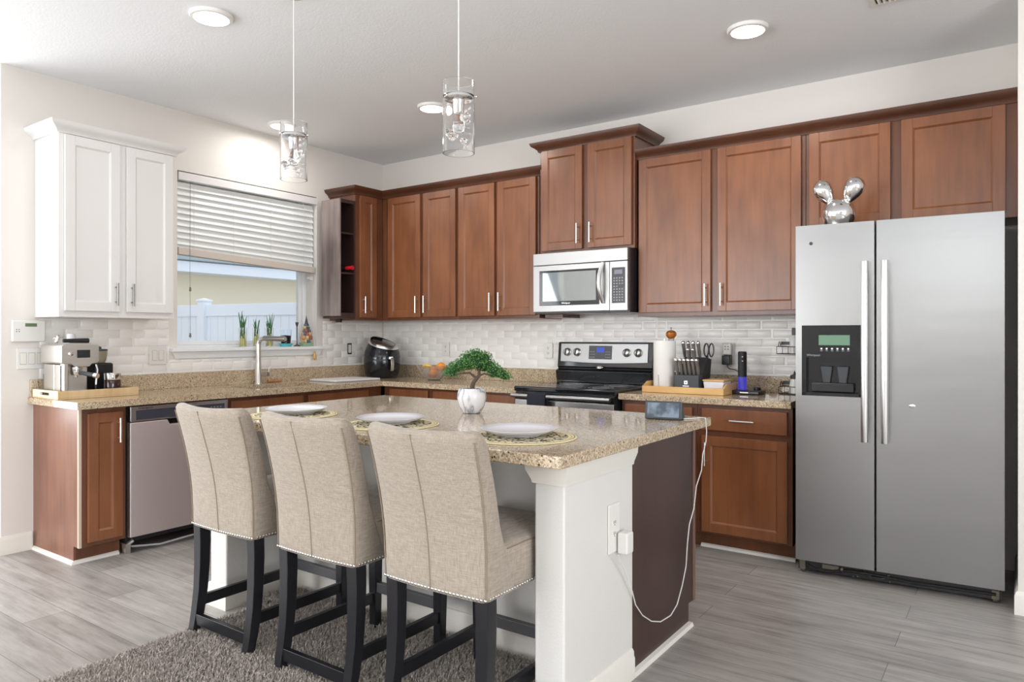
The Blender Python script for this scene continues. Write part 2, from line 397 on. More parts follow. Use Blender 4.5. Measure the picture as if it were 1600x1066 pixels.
# ---------------- brick backsplash (each brick a bevelled block, one surface)
def bricks(u0, u1, z0, z1, P, mb, skip=None):
    rh, bw, g = .0585, .165, .006; r = 0; z = z0
    mb.add([P(u0, z0, .001), P(u1, z0, .001), P(u1, z1, .001), P(u0, z1, .001)], [(0, 1, 2, 3)])
    rows = []
    zz = 1.0
    k0 = math.floor((z0-.914)/rh)
    for k in range(k0, 40):
        za = .914+k*rh; zb = za+rh
        if za >= z1-.003: break
        za, zb = max(za, z0), min(zb, z1)
        if zb-za < .012: continue
        off = (.0 if k % 2 else .0825) + random.uniform(-.012, .012)
        u = math.floor(u0/bw)*bw - bw + off
        while u < u1:
            a, b = max(u, u0), min(u+bw+random.uniform(-.01, .01), u1); u += bw
            if b-a < .02: continue
            h = random.uniform(.0052, .0060); e = .008; j = lambda: random.uniform(-.0005, .0005)
            A = [(a+g/2, za+g/2), (b-g/2, za+g/2), (b-g/2, zb-g/2), (a+g/2, zb-g/2)]
            B = [(a+g/2+e/2, za+g/2+e/2), (b-g/2-e/2, za+g/2+e/2), (b-g/2-e/2, zb-g/2-e/2), (a+g/2+e/2, zb-g/2-e/2)]
            C = [(a+g/2+e, za+g/2+e), (b-g/2-e, za+g/2+e), (b-g/2-e, zb-g/2-e), (a+g/2+e, zb-g/2-e)]
            vs = [P(p[0]+j(), p[1]+j(), .001) for p in A] + [P(p[0], p[1], h*.7) for p in B] + [P(p[0], p[1], h) for p in C]
            fs = [(8, 9, 10, 11)] + [(i, (i+1) % 4, 4+(i+1) % 4, 4+i) for i in range(4)] + [(4+i, 4+(i+1) % 4, 8+(i+1) % 4, 8+i) for i in range(4)]
            mb.add(vs, fs)
ZS = 1.019
mb = MB(); PB = lambda u, z, h: (u, -h, z)
bricks(.012, 1.955, ZS, 1.405, PB, mb); bricks(1.955, 2.745, .93, 1.44, PB, mb); bricks(2.745, 3.87, ZS, 1.405, PB, mb)
tag(mb.build('brick_backsplash', M_brick, angle=50), 'white painted brick backsplash on the wall behind the stove', 'backsplash')
mb = MB(); PL = lambda u, z, h: (h, u, z)
bricks(-2.875, -2.062, ZS, 1.388, PL, mb); bricks(-2.062, -.708, ZS, 1.115, PL, mb); bricks(-.708, -.012, ZS, 1.405, PL, mb)
tag(mb.build('brick_backsplash', M_brick, angle=50), 'white painted brick backsplash around and under the window', 'backsplash')

# ------------------------------------------------------------------ cabinets
def shaker(m, x0, x1, z0, z1, y, fw=.055, t=.02):   # door slab, front at y-t
    i = .006
    m.box(x0, x0+fw, y-t, y, z0, z1).box(x1-fw, x1, y-t, y, z0, z1).box(x0+fw, x1-fw, y-t, y, z0, z0+fw).box(x0+fw, x1-fw, y-t, y, z1-fw, z1)
    m.box(x0+fw-.002, x1-fw+.002, y-t+.010, y-.002, z0+fw-.002, z1-fw+.002)
    # inner moulding
    a0, a1, b0, b1 = x0+fw, x1-fw, z0+fw, z1-fw; s = .009
    def tri(p, q, dx, dz):
        m.add([(p[0], y-t+.002, p[1]), (q[0], y-t+.002, q[1]), (q[0]+dx[1], y-t+.0102, q[1]+dz[1]), (p[0]+dx[0], y-t+.0102, p[1]+dz[0])], [(0, 1, 2, 3)])
    tri((a0, b0), (a1, b0), (s, -s), (s, s)); tri((a0, b1), (a1, b1), (s, -s), (-s, -s))
    tri((a0, b0), (a0, b1), (s, s), (s, -s)); tri((a1, b0), (a1, b1), (-s, -s), (s, -s))
def handle(parent, x, z, y, L=.14, vert=True, lab=None):
    m = MB(); d = .03
    if vert:
        m.tube([(x, y-d, z-L/2), (x, y-d, z+L/2)], .0058, 12)
        for q in (-.32, .32): m.tube([(x, y, z+q*L), (x, y-d, z+q*L)], .0045, 8)
    else:
        m.tube([(x-L/2, y-d, z), (x+L/2, y-d, z)], .0058, 12)
        for q in (-.32, .32): m.tube([(x+q*L, y, z), (x+q*L, y-d, z)], .0045, 8)
    o = m.build('handle', M_handle, parent, local=True)
    return o
def cabinet(name, label, loc, rz, w, d, h, doors=(), drawers=(), mats=None, group=None, toe=False, cat='cabinet', hollow=False):
    mw, mb_ = mats or (M_wood, M_wood_d)
    t = thing(name, label, cat, loc, rz, group)
    m = MB()
    if toe:
        m.box(0, w, -d, 0, .10, h); m.box(0, w, -d+.07, 0, 0, .10)
    else: m.box(0, w, -d, 0, 0, h)
    if hollow:
        m = MB(); m.box(0, w, -d, 0, .10, .66); m.box(0, w, -d+.07, 0, 0, .10); m.box(0, w, -d, -d+.018, .66, h); m.box(0, .018, -d+.018, 0, .66, h); m.box(w-.018, w, -d+.018, 0, .66, h)
    m.build('body', mb_, t, local=True, bev=.0015)
    for (x0, x1, z0, z1, hs) in doors:
        m = MB(); shaker(m, x0, x1, z0, z1, -d-.001); o = m.build('door', mw, t, local=True, bev=.002)
        if hs:
            hx = x0+.028 if hs[0] == 'l' else x1-.028
            hz = z0+.105 if hs[1] == 'b' else z1-.105
            handle(o, hx, hz, -d-.021)
    for (x0, x1, z0, z1, hs) in drawers:
        o = MB().box(x0, x1, -d-.021, -d-.001, z0, z1).build('drawer' if hs else 'drawer_front', mw, t, local=True, bev=.004)
        if hs: handle(o, (x0+x1)/2, (z0+z1)/2, -d-.021, vert=False)
    return t
UZ, UD = 1.41, .32
def up(name, label, x0, x1, doors, z0=UZ, z1=2.47, d=UD, **k):
    return cabinet(name, label, (x0, -.001, z0), 0, x1-x0, d-.001, z1-z0, [(a-x0, b-x0, c-z0, e-z0, h) for a, b, c, e, h in doors], **k)
def upL(name, label, y0, y1, doors, z0=UZ, z1=2.47, d=UD, **k):
    return cabinet(name, label, (.001, y0, z0), R(90), y1-y0, d-.001, z1-z0, [(a-y0, b-y0, c-z0, e-z0, h) for a, b, c, e, h in doors], **k)
DB, DT = 1.436, 2.462
up('wall_cabinet', 'brown two-door wall cabinet on the back wall next to the room corner', .001, 1.176, [(.407, .779, DB, DT, 'rb'), (.815, 1.160, DB, DT, 'lb')])
up('wall_cabinet', 'brown two-door wall cabinet directly left of the microwave', 1.178, 1.952, [(1.192, 1.549, DB, DT, 'rb'), (1.579, 1.930, DB, DT, 'lb')])
upL('wall_cabinet', 'narrow brown one-door wall cabinet on the window wall', -.632, -.322, [(-.592, -.405, DB, DT, 'lb')])
up('wall_cabinet', 'brown two-door wall cabinet raised above the microwave', 1.985, 2.742, [(2.008, 2.345, 1.895, 2.62, 'rb'), (2.391, 2.725, 1.895, 2.62, 'lb')], z0=1.873, z1=2.632, d=.36)
up('wall_cabinet', 'large brown two-door wall cabinet between microwave and fridge', 2.747, 3.822, [(2.761, 3.254, DB, DT, 'rb'), (3.299, 3.800, DB, DT, 'lb')])
up('wall_cabinet', 'short brown two-door wall cabinet above the fridge', 3.824, 4.842, [(3.845, 4.269, 1.912, DT, None), (4.322, 4.792, 1.912, DT, None)], z0=1.885)
wc = upL('wall_cabinet', 'white painted two-door wall cabinet left of the window', -2.898, -2.203, [(-2.871, -2.560, 1.428, 2.452, 'rb'), (-2.520, -2.222, 1.428, 2.452, 'lb')], z0=1.392, z1=2.466, mats=(M_white, M_white))
for ch in wc.children:
    for g in ch.children: g.data.materials[0] = M_pewter
CP = [(0, 0), (.012, 0), (.016, .014), (.030, .026), (.050, .038), (.056, .050), (.060, .062), (0, .062)]
def crown(path, z, label, mt, prof=CP): 
    tag(MB().sweep(path, [(a, z+b) for a, b in prof]).build('crown_moulding', mt), label, 'moulding')
crown([(0, -.632), (.32, -.632), (.32, -.32), (1.952, -.32), (1.952, -.28)], 2.4655, 'brown crown moulding wrapping the corner wall cabinets left of the microwave', M_crown)
crown([(1.985, 0), (1.985, -.36), (2.742, -.36), (2.742, 0)], 2.622, 'brown crown moulding on the raised cabinet above the microwave', M_crown)
crown([(2.747, -.32), (4.842, -.32)], 2.4655, 'long brown crown moulding running from the raised cabinet to above the fridge', M_crown)
crown([(0, -2.898), (.32, -2.898), (.32, -2.203), (0, -2.203)], 2.458, 'white crown moulding on top of the white wall cabinet', M_white)

# base cabinets
BD = .59
def baseL(name, label, y0, y1, doors, drawers, **k):
    return cabinet(name, label, (.001, y0, 0), R(90), y1-y0, BD-.001, .873, [(a-y0, b-y0, c, e, h) for a, b, c, e, h in doors], [(a-y0, b-y0, c, e, h) for a, b, c, e, h in drawers], toe=True, **k)
def baseB(name, label, x0, x1, doors, drawers, **k):
    return cabinet(name, label, (x0, -.001, 0), 0, x1-x0, BD-.001, .873, [(a-x0, b-x0, c, e, h) for a, b, c, e, h in doors], [(a-x0, b-x0, c, e, h) for a, b, c, e, h in drawers], toe=True, **k)
ec = baseL('base_cabinet', 'narrow brown base cabinet with scuffed end panel at the left end of the counter', -2.893, -2.652, [(-2.866, -2.676, .125, .845, 'rt')], [])
p = MB(); p.prism([(.0, 0), (.52, 0), (.52, .10), (.59, .10), (.59, .873), (0, .873)], 'y', -2.905, -2.8935); p.build('end_panel', M_endpanel, ec)
p = MB(); p.box(.572, .592, -2.9075, -2.8935, .10, .873); p.build('edge_strip', mat('pale_edge', sr(200, 180, 162), .5), ec)
p = MB(); p.sweep([(0, -2.905), (.52, -2.905), (.52, -2.66)], [(0, 0), (.016, 0), (.012, .014), (0, .02)]); p.build('shoe_moulding', M_trim, ec)
baseL('base_cabinet', 'brown two-door sink base cabinet under the sink', -1.99, -1.37, [(-1.975, -1.70, .125, .70, 'rt'), (-1.67, -1.395, .125, .70, 'lt')], [(-1.975, -1.395, .715, .85, None)], hollow=True)
baseL('base_cabinet', 'brown corner base cabinet under the right end of the sink', -1.368, -.60, [(-1.345, -1.06, .125, .70, 'rt'), (-1.03, -.755, .125, .70, 'lt')], [(-1.345, -.755, .715, .85, None)], hollow=True)
baseB('base_cabinet', 'brown base cabinet with drawer nearest the room corner on the back wall', .62, 1.13, [(.693, 1.107, .125, .70, 'rt')], [(.693, 1.107, .715, .856, 'h')])
baseB('base_cabinet', 'brown base cabinet with wide drawer directly left of the stove', 1.132, 1.955, [(1.16, 1.525, .125, .70, 'rt'), (1.565, 1.935, .125, .70, 'lt')], [(1.16, 1.935, .715, .856, 'h')])
baseB('base_cabinet', 'brown base cabinet with drawer directly right of the stove', 2.762, 3.262, [(2.79, 3.236, .125, .685, 'rt')], [(2.79, 3.236, .72, .85, 'h')])
fc = baseB('base_cabinet', 'brown base cabinet with drawer beside the fridge', 3.264, 3.815, [(3.296, 3.79, .115, .685, 'lt')], [(3.296, 3.79, .72, .852, 'h')])
MB().sweep([(3.264, -.52), (3.815, -.52)], [(0, 0), (.016, 0), (.012, .014), (0, .02)]).build('shoe_moulding', M_trim, fc)

# ------------------------------------------------------------------ countertops
CZ0, CZ1, CD = .875, .914, .64
SX0, SX1, SY0, SY1 = .15, .545, -1.76, -1.12
ct = thing('countertop', 'speckled tan granite L-shaped countertop under the window', 'countertop', (0.3, -1.5, CZ0))
m = MB()
m.box(0.001, CD, -2.935, SY0, CZ0, CZ1).box(.001, SX0, SY0, SY1, CZ0, CZ1).box(SX1, CD, SY0, SY1, CZ0, CZ1).box(.001, CD, SY1, -.001, CZ0, CZ1).box(CD, 1.962, -CD, -.001, CZ0, CZ1)
m.build('counter_slab', M_granite, ct, smooth=False)
m = MB(); m.box(.001, .022, -2.925, -.001, CZ1, ZS).box(.022, 1.962, -.022, -.001, CZ1, ZS); m.build('splash_strip', M_granite, ct, bev=.002)
ct2 = thing('countertop', 'speckled tan granite countertop between stove and fridge', 'countertop', (3.3, -.3, CZ0))
MB().box(2.758, 3.818, -CD, -.001, CZ0, CZ1).build('counter_slab', M_granite, ct2, bev=.004)
MB().box(2.758, 3.818, -.022, -.001, CZ1, ZS).build('splash_strip', M_granite, ct2, bev=.002)
sk = thing('kitchen_sink', 'undermount steel sink set in the counter below the window', 'sink', (.35, -1.44, .70))
m = MB()
a = (SX0-.006, SX1+.006, SY0-.006, SY1+.006)
for (x0, x1, y0, y1) in ((a[0]-.012, a[0], a[2], a[3]), (a[1], a[1]+.012, a[2], a[3]), (a[0]-.012, a[1]+.012, a[2]-.012, a[2]), (a[0]-.012, a[1]+.012, a[3], a[3]+.012)): m.box(x0, x1, y0, y1, .70, CZ0-.001)
m.box(a[0]-.012, a[1]+.012, a[2]-.012, a[3]+.012, .69, .70); m.build('basin', M_nickel, sk)
MB().lathe([(.0, .004), (.04, .004), (.044, .0)], 20, (.35, -1.44, .70)).build('drain', M_chrome, sk)

fa = thing('kitchen_faucet', 'brushed nickel pull-out faucet standing behind the sink', 'faucet', (.10, -1.412, CZ1))
m = MB(); m.lathe([(.030, 0), (.030, .006), (.026, .012), (.025, .10), (.021, .11), (.021, .16)], 24, (.10, -1.412, CZ1))
m.tube([(.10, -1.412, 1.05), (.10, -1.412, 1.215), (.104, -1.409, 1.24), (.123, -1.400, 1.257), (.150, -1.391, 1.262)], .0185, 18)
m.build('spout_body', M_nickel, fa)
m = MB(); m.tube([(.145, -1.392, 1.262), (.158, -1.388, 1.262), (.335, -1.352, 1.257), (.345, -1.350, 1.257)], [.0205, .021, .019, .016], 18); m.build('spray_head', mat('faucet_spray', (.45, .44, .43), .3, 1), fa)
m = MB(); m.tube([(.10, -1.412, .985), (.10, -1.34, .985)], .021, 18); m.tube([(.10, -1.335, .985), (.10, -1.318, .985)], .02, 18); m.tube([(.10, -1.325, .99), (.10, -1.31, 1.04)], .004, 8); m.build('lever', M_nickel, fa)
m = MB(); m.tube([(.06, -1.30, CZ1+.012), (.07, -1.18, CZ1+.010)], [.011, .008], 10); tag(m.build('wooden_brush_handle', wood('brush_wood', sr(150, 90, 50), sr(196, 140, 90))), 'small wooden brush lying behind the faucet', 'brush')
m = MB(); m.M = Matrix.Translation((.345, -.80, CZ1+.006)) @ Matrix.Rotation(R(-4), 4, 'Z')
m.prism([(-.17, -.19), (.17, -.19), (.17, .26), (-.17, .26)], 'z', 0, .012)
cb = thing('cutting_board', 'white cutting board with grey edge lying right of the sink', 'cutting board', (.345, -.80, CZ1))
m.build('board', M_plastic, cb, bev=.004)
m = MB(); m.M = Matrix.Translation((.345, -.80, CZ1)) @ Matrix.Rotation(R(-4), 4, 'Z'); m.prism([(-.172, -.192), (.172, -.192), (.172, .262), (-.172, .262)], 'z', 0, .006); m.build('edge_grip', M_grey, cb, bev=.002)

# ------------------------------------------------------------------ dishwasher
dw = thing('dishwasher', 'stainless steel dishwasher under the left counter', 'dishwasher', (.3, -2.32, .0))
MB().box(.03, .565, -2.640, -2.0, .12, .868).build('tub', M_black, dw)
p = MB(); p.prism([(-2.636, .10), (-2.004, .10), (-2.004, .772), (-2.22, .772), (-2.235, .742), (-2.395, .742), (-2.41, .772), (-2.636, .772)], 'x', .568, .612); p.build('door', M_steel_dw, dw, bev=.004)
MB().box(.568, .585, -2.40, -2.23, .72, .785).build('handle_pocket', M_blackg, dw)
MB().box(.568, .614, -2.636, -2.004, .777, .866).build('control_panel', mat('dw_panel_frame', (.55, .55, .57), .3, 1), dw, bev=.004)
MB().box(.6135, .616, -2.605, -2.03, .787, .842).build('panel_glass', mat('dw_glass', (.055, .058, .075), .12), dw)
m = MB()
for i in range(4):
    for j in range(2): m.box(.616, .6166, -2.13+i*.022, -2.118+i*.022, .805+j*.016, .809+j*.016)
m.build('control_marks', M_grey, dw)
TL = lambda x, y, z, s=1: Matrix.Translation((x-dw.location.x, y-dw.location.y, z-dw.location.z)) @ Matrix.Rotation(R(90), 4, 'Z') @ FR
text('logo', 'Whirlpool', .021, TL(.6145, -2.548, .854), M_blackm, dw)
m = MB(); m.tube([(.50, -2.63, .05), (.56, -2.60, .035), (.60, -2.45, .02), (.60, -2.2, .03), (.56, -2.03, .05)], .006, 8); m.build('loose_hose', mat('grey_hose', sr(170, 170, 175), .5), dw)
m = MB(); m.box(.42, .545, -2.63, -2.01, .06, .12); m.build('base_rail', M_blackm, dw)
m = MB(); m.box(.53, .575, -2.645, -2.615, 0, .06); m.tube([(.56, -2.63, .05), (.575, -2.60, .075)], .012, 8); m.tube([(.5, -2.05, 0), (.5, -2.05, .08)], .012, 8); m.build('levelling_foot', M_nickel, dw)

# ------------------------------------------------------------------ range
rg = thing('kitchen_range', 'black and stainless electric range with glass cooktop', 'range', (2.36, -.35, 0))
RX0, RX1 = 1.972, 2.748
MB().box(RX0, RX1, -.64, -.03, .02, .895).build('body', M_black, rg)
p = MB(); p.box(RX0-.006, RX1+.006, -.672, -.10, .897, .932); p.build('cooktop', M_blackg, rg, bev=.009, seg=3)
m = MB()
for (x, y, r) in ((2.17, -.5, .10), (2.56, -.5, .085), (2.17, -.24, .08), (2.56, -.24, .10)):
    for q in (r, r*.65):
        m.lathe([(q-.002, 0), (q+.002, 0), (q+.002, .0006), (q-.002, .0006), (q-.002, 0)], 48, (x, y, .932), cap=False)
m.build('burner_rings', M_grey, rg)
MB().box(RX0+.004, RX1-.004, -.664, -.642, .845, .893).build('vent_strip', M_blackg, rg, bev=.003)
d = MB().box(RX0+.004, RX1-.004, -.672, -.642, .25, .842).build('oven_door', M_steel, rg, bev=.004)
MB().box(RX0+.12, RX1-.12, -.6745, -.671, .40, .73).build('oven_window', M_blackg, d)
m = MB(); m.tube([(RX0+.005, -.712, .872), (RX1-.01, -.712, .872)], .0145, 16)
for x in (RX0+.04, RX1-.04): m.box(x-.012, x+.012, -.71, -.66, .862, .882)
m.build('oven_handle', M_steel, d)
dr = MB().box(RX0+.004, RX1-.004, -.668, -.642, .06, .24).build('warming_drawer', M_steel, rg, bev=.004)
bp_ = MB(); bp_.prism([(-.085, 1.050), (-.065, 1.232), (-.03, 1.236), (-.012, 1.22), (-.012, .932), (-.10, .932), (-.10, .945), (-.112, 1.02), (-.075, 1.035)], 'x', 1.962, 2.748)
bp_.build('backguard', M_blackg, rg, bev=.006)
BT = Matrix.Translation((0, -.0745, 1.145)) @ Matrix.Rotation(R(-6.2), 4, 'X')
m = MB(); m.M = BT
pts = [(1.99, .078)] + [(1.99+.72*i/12, -.058-.010*math.sin(math.pi*i/12)) for i in range(13)] + [(2.71, .078)]
m.prism(pts[::-1], 'y', -.006, .003); bp2 = m.build('control_panel', steel('range_panel_steel', (.40, .40, .40), .45), rg, bev=.003)
m = MB(); m.M = BT; m.box(2.235, 2.425, -.008, -.0055, -.038, .062); m.build('display_glass', mat('range_glass', (.05, .055, .065), .1), bp2)
m = MB(); m.M = BT; m.box(2.30, 2.365, -.0086, -.0078, .012, .050); m.build('clock_display', M_lcdb, bp2)
m = MB(); m.M = BT
for i in range(4):
    for j in range(3):
        for x in (2.245, 2.375): m.box(x+i*.011, x+i*.011+.005, -.0086, -.0079, -.025+j*.02, -.021+j*.02)
m.build('touch_marks', M_grey, bp2)
for x in (2.05, 2.135, 2.545, 2.635):
    m = MB(); m.M = BT @ Matrix.Translation((x, -.006, .012)) @ Matrix.Rotation(R(90), 4, 'X')
    m.lathe([(.031, 0), (.031, .004), (.026, .007), (.024, .024), (.018, .028), (0, .028)], 28)
    k = m.build('knob', M_nickel, bp2)
    m = MB(); m.M = BT @ Matrix.Translation((x, -.034, .012)) @ Matrix.Rotation(R(8), 4, 'Y'); m.box(-.005, .005, -.008, .002, -.025, .025); m.build('knob_grip', M_dgrey, k, bev=.002)
m = MB(); m.M = Matrix.Translation((2.335, -.092, 1.05)) @ Matrix.Rotation(R(80), 4, 'X'); m.lathe([(0, 0), (.018, 0), (.019, .002), (.016, .005), (0, .006)], 24); 
m.v = [((x-2.335)*1.5+2.335, y, (z-1.05)*.55+1.05) for x, y, z in m.v]; m.v = [(x, y-.006, z) for x, y, z in m.v]
m.build('oval_badge', M_chrome, rg)
text('logo', 'Whirlpool', .012, Matrix.Translation((2.335-2.36, -.1053+.35, 1.05)) @ FR, M_blackm, rg, .0003)
# towel over the oven handle
m = MB(); prof = []; 
tx0, tx1 = 2.118, 2.262
def tw(x, s):  # s along towel
    return None
N_ = 14; rings = []
path = [(-.690, .70), (-.690, .80), (-.692, .872)] + [(-.712+.0185*math.cos(a), .872+.0185*math.sin(a)) for a in [R(q) for q in (0, 45, 90, 135, 180)]] + [(-.7335, .80), (-.736, .72), (-.737, .62), (-.738, .54)]
vs = []; fs = []
for j, (y, z) in enumerate(path):
    for i in range(N_):
        x = tx0+(tx1-tx0)*i/(N_-1); wv = .004*math.sin(i*1.3)*max(0, (.86-z))/.3
        vs.append((x, y+wv*(1 if j < 4 else -1), z))
for j in range(len(path)-1):
    for i in range(N_-1): fs.append((j*N_+i, j*N_+i+1, (j+1)*N_+i+1, (j+1)*N_+i))
m.add(vs, fs); tag(m.build('dish_towel', mat('navy_towel', sr(38, 40, 52), .95), solid=.004), 'dark navy dish towel hanging over the oven door handle', 'towel')

# ------------------------------------------------------------------ microwave
mw = thing('microwave_oven', 'stainless over-the-range microwave below the raised cabinet', 'microwave', (2.36, -.2, 1.45))
MX0, MX1, MY, MZ0, MZ1 = 1.985, 2.742, -.455, 1.45, 1.868
MB().box(MX0+.004, MX1-.002, -.43, -.012, MZ0-.012, MZ1+.002).build('case', M_black, mw, bev=.003)
MB().box(MX0, MX1-.008, MY, -.425, MZ1-.085, MZ1).build('vent_grille', M_steel_mw, mw, bev=.004)
MX2 = 2.60
d = MB().box(MX0, MX2, MY, -.425, MZ0, MZ1-.088).build('door', M_steel_mw, mw, bev=.004)
MB().box(MX0+.055, MX2-.075, MY-.003, MY+.002, MZ0+.045, MZ1-.125).build('door_glass', M_blackg, d, bev=.008)
MB().box(MX0+.085, MX2-.10, MY-.0045, MY-.003, MZ0+.075, MZ1-.14).build('viewing_window', mat('mw_window', (.25, .27, .27), .03, .55), d)
m = MB(); hp = []
for i in range(13):
    t = i/12; hp.append((MX2-.045-.012*math.sin(math.pi*t), MY-.008-.038*math.sin(math.pi*t), MZ0+.055+t*.27))
m.tube(hp, [.012+.004*math.sin(math.pi*i/12) for i in range(13)], 14); m.build('door_handle', M_handle, d)
pn = MB().box(MX2+.002, MX1-.008, MY, -.425, MZ0, MZ1-.088).build('control_panel', M_steel_mw, mw, bev=.003)
MB().box(MX2+.018, MX1-.025, MY-.002, MY+.002, MZ0+.05, MZ1-.13).build('keypad', mat('keypad_dark', (.035, .035, .045), .25), pn, bev=.004)
MB().box(MX2+.038, MX1-.045, MY-.003, MY-.0015, MZ1-.175, MZ1-.145).build('display', mat('mw_lcd', sr(120, 120, 135), .3), pn)
m = MB()
for j in range(9):
    for i in range(4 if j != 5 else 2):
        m.box(MX2+.032+i*.020, MX2+.042+i*.020, MY-.0028, MY-.0015, MZ0+.065+j*.0185, MZ0+.073+j*.0185)
m.build('key_marks', M_grey, pn)
text('logo', 'Whirlpool', .016, Matrix.Translation((2.26-2.36, MY-.0034+.2, MZ0+.06-1.45)) @ FR, M_dot, d)
tag(MB().box(1.99, 2.14, -.30, -.05, 1.413, 1.437).build('under_cabinet_bracket', M_wood_d), 'dark wooden filler strip under the microwave at its left', 'filler strip')

# ------------------------------------------------------------------ refrigerator (stands slightly turned)
fa_ = math.atan2(.058, .931)
rf = thing('refrigerator', 'stainless side-by-side refrigerator with dark ice dispenser', 'refrigerator', (3.861, -.714, 0), fa_)
FW = .933; dz0, dz1 = .074, 1.873
MB().box(.006, FW-.008, .065, .66, .045, 1.862).build('cabinet_body', mat('fridge_side_black', (.02, .02, .022), .4), rf, local=True, bev=.004)
DS = .381; 
m = MB(); 
z0, z1, x0, x1 = .962, 1.337, .032, .322
# left door with dispenser opening
m.box(0, x0, 0, .06, dz0, dz1).box(x1, DS, 0, .06, dz0, dz1).box(x0, x1, 0, .06, dz0, z0).box(x0, x1, 0, .06, z1, dz1)
ld = m.build('freezer_door', M_steel, rf, local=True, smooth=False)
m = MB(); m.box(x0, x1, .035, .058, z0, z1); m.box(x0, x1, -.006, .035, 1.165, z1); m.box(x0, x0+.022, -.006, .035, z0, 1.165); m.box(x1-.012, x1, -.006, .035, z0, 1.165); m.box(x0, x1, -.006, .035, z0, z0+.018)
dp = m.build('dispenser', M_blackg, ld, local=True)
MB().box(x0+.085, x1-.055, -.008, -.005, 1.232, 1.285).build('display', M_lcdg, dp, local=True)
m = MB()
for i in range(6): m.ball((x0+.098+i*.026, -.007, 1.213), .0045, 8, 6)
m.build('button_lights', M_dot, dp, local=True)
m = MB(); m.box(x0+.045, x1-.035, -.004, .034, z0+.02, z0+.07); m.build('drip_shelf', M_black, dp, local=True, bev=.008)
for xx in (x0+.12, x0+.20):
    m = MB(); m.hexa([(xx-.018, .008, 1.03), (xx+.018, .008, 1.03), (xx+.018, .034, 1.03), (xx-.018, .034, 1.03)], [(xx-.03, .002, 1.12), (xx+.03, .002, 1.12), (xx+.03, .034, 1.12), (xx-.03, .034, 1.12)]); m.build('lever', M_dgrey, dp, local=True, bev=.006)
m = MB()
for i in range(6): m.box(x0+.092+i*.026, x0+.104+i*.026, -.0068, -.0058, 1.201, 1.204)
m.build('button_marks', M_grey, dp, local=True)
text('logo', 'Whirlpool', .016, Matrix.Translation((x0+.058, -.0066, 1.178)) @ FR, M_grey, dp)
rd = MB().box(DS+.010, FW, 0, .06, dz0, dz1).build('refrigerator_door', M_steel, rf, local=True, smooth=False)
for dd, hx in ((ld, DS-.042), (rd, DS+.05)):
    m = MB(); n_ = 16; za, zb = .735, 1.665; rings = []
    for i in range(n_+1):
        t = i/n_; z = za+(zb-za)*t; y = -.030-.022*math.sin(math.pi*t)**.6; hw = .0165
        rings.append([(hx+hw*math.cos(a), y-.012*math.sin(a) if math.sin(a) > 0 else y-.006*math.sin(a), z) for a in [2*math.pi*k/14 for k in range(14)]])
    m.loft(rings); m.box(hx-.014, hx+.014, -.032, 0, za, za+.05); m.box(hx-.014, hx+.014, -.032, 0, zb-.05, zb); m.build('door_handle', M_handle, dd, local=True)
m = MB(); m.M = Matrix.Translation((.077, -.001, 1.775)) @ Matrix.Rotation(R(90), 4, 'X'); m.lathe([(0, 0), (.009, 0), (.008, .003), (0, .004)], 16); m.build('round_emblem', M_dgrey, ld, local=True)
m = MB(); m.ball((DS+.17, -.001, .93), .013, 12, 8, (1.1, .2, .8)); m.build('dent', M_chrome, rd, local=True)
m = MB(); m.box(.01, FW-.01, .03, .60, .018, .07); gr = m.build('base_grille', M_blackm, rf, local=True)
m = MB(); m.tube([(.05, .022, .05), (.09, .018, .03), (.16, .02, .028), (.26, .02, .05), (.36, .02, .05), (.55, .02, .04), (.9, .022, .045)], .008, 8); m.tube([(.33, .02, .065), (.36, .018, .035), (.42, .018, .035), (.45, .02, .06)], .004, 6); m.build('loose_wiring', M_black, gr, local=True)
m = MB()
for x in (.03, FW-.035):
    m.M = Matrix.Translation((x, .045, .022)) @ Matrix.Rotation(R(90), 4, 'Y'); m.lathe([(.020, -.01), (.020, .01)], 16)
m.M = Matrix.Identity(4); m.box(.016, .045, .022, .035, .02, .068); m.box(FW-.05, FW-.02, .022, .035, .02, .062); m.box(.13, .21, .022, .03, .040, .062); m.ball((.225, .022, .048), .010); 
for x in (.28, .30, .36, .45): m.ball((x, .024, .03+.01*math.sin(x*40)), .0045, 8, 6)
m.build('roller_hardware', mat('dull_brass', sr(110, 106, 92), .5, .4), gr, local=True)

# chrome ornament on fridge top
orn = thing('chrome_ornament', 'polished chrome ornament with two lobes standing on the fridge', 'ornament', (4.055, -.60, 1.862))
m = MB(); m.lathe([(0, 0), (.05, 0), (.070, .02), (.085, .06), (.086, .085), (.074, .122), (.052, .145), (.02, .156), (0, .157)], 40, (4.055, -.60, 1.862)); m.build('body', M_chrome, orn, angle=80)
for s, ax in ((-1, -.095), (1, .09)):
    m = MB(); P0 = Vector((4.055+s*.03, -.60, 1.862+.118)); P1 = Vector((4.055+ax, -.60, 1.862+.235)); d_ = (P1-P0)
    pts = [P0 + d_*t for t in (0, .08, .18, .3, .45, .6, .75, .88, .97, 1.0)]
    d2 = d_.normalized(); pts = [P0 + d_*t for t in (0, .1, .22, .36, .52, .68, .84, .98, 1.1, 1.18, 1.22)]
    m.tube(pts, [.016, .014, .022, .034, .045, .051, .053, .049, .036, .019, .002], 24); m.build('lobe', M_chrome, orn, angle=80)

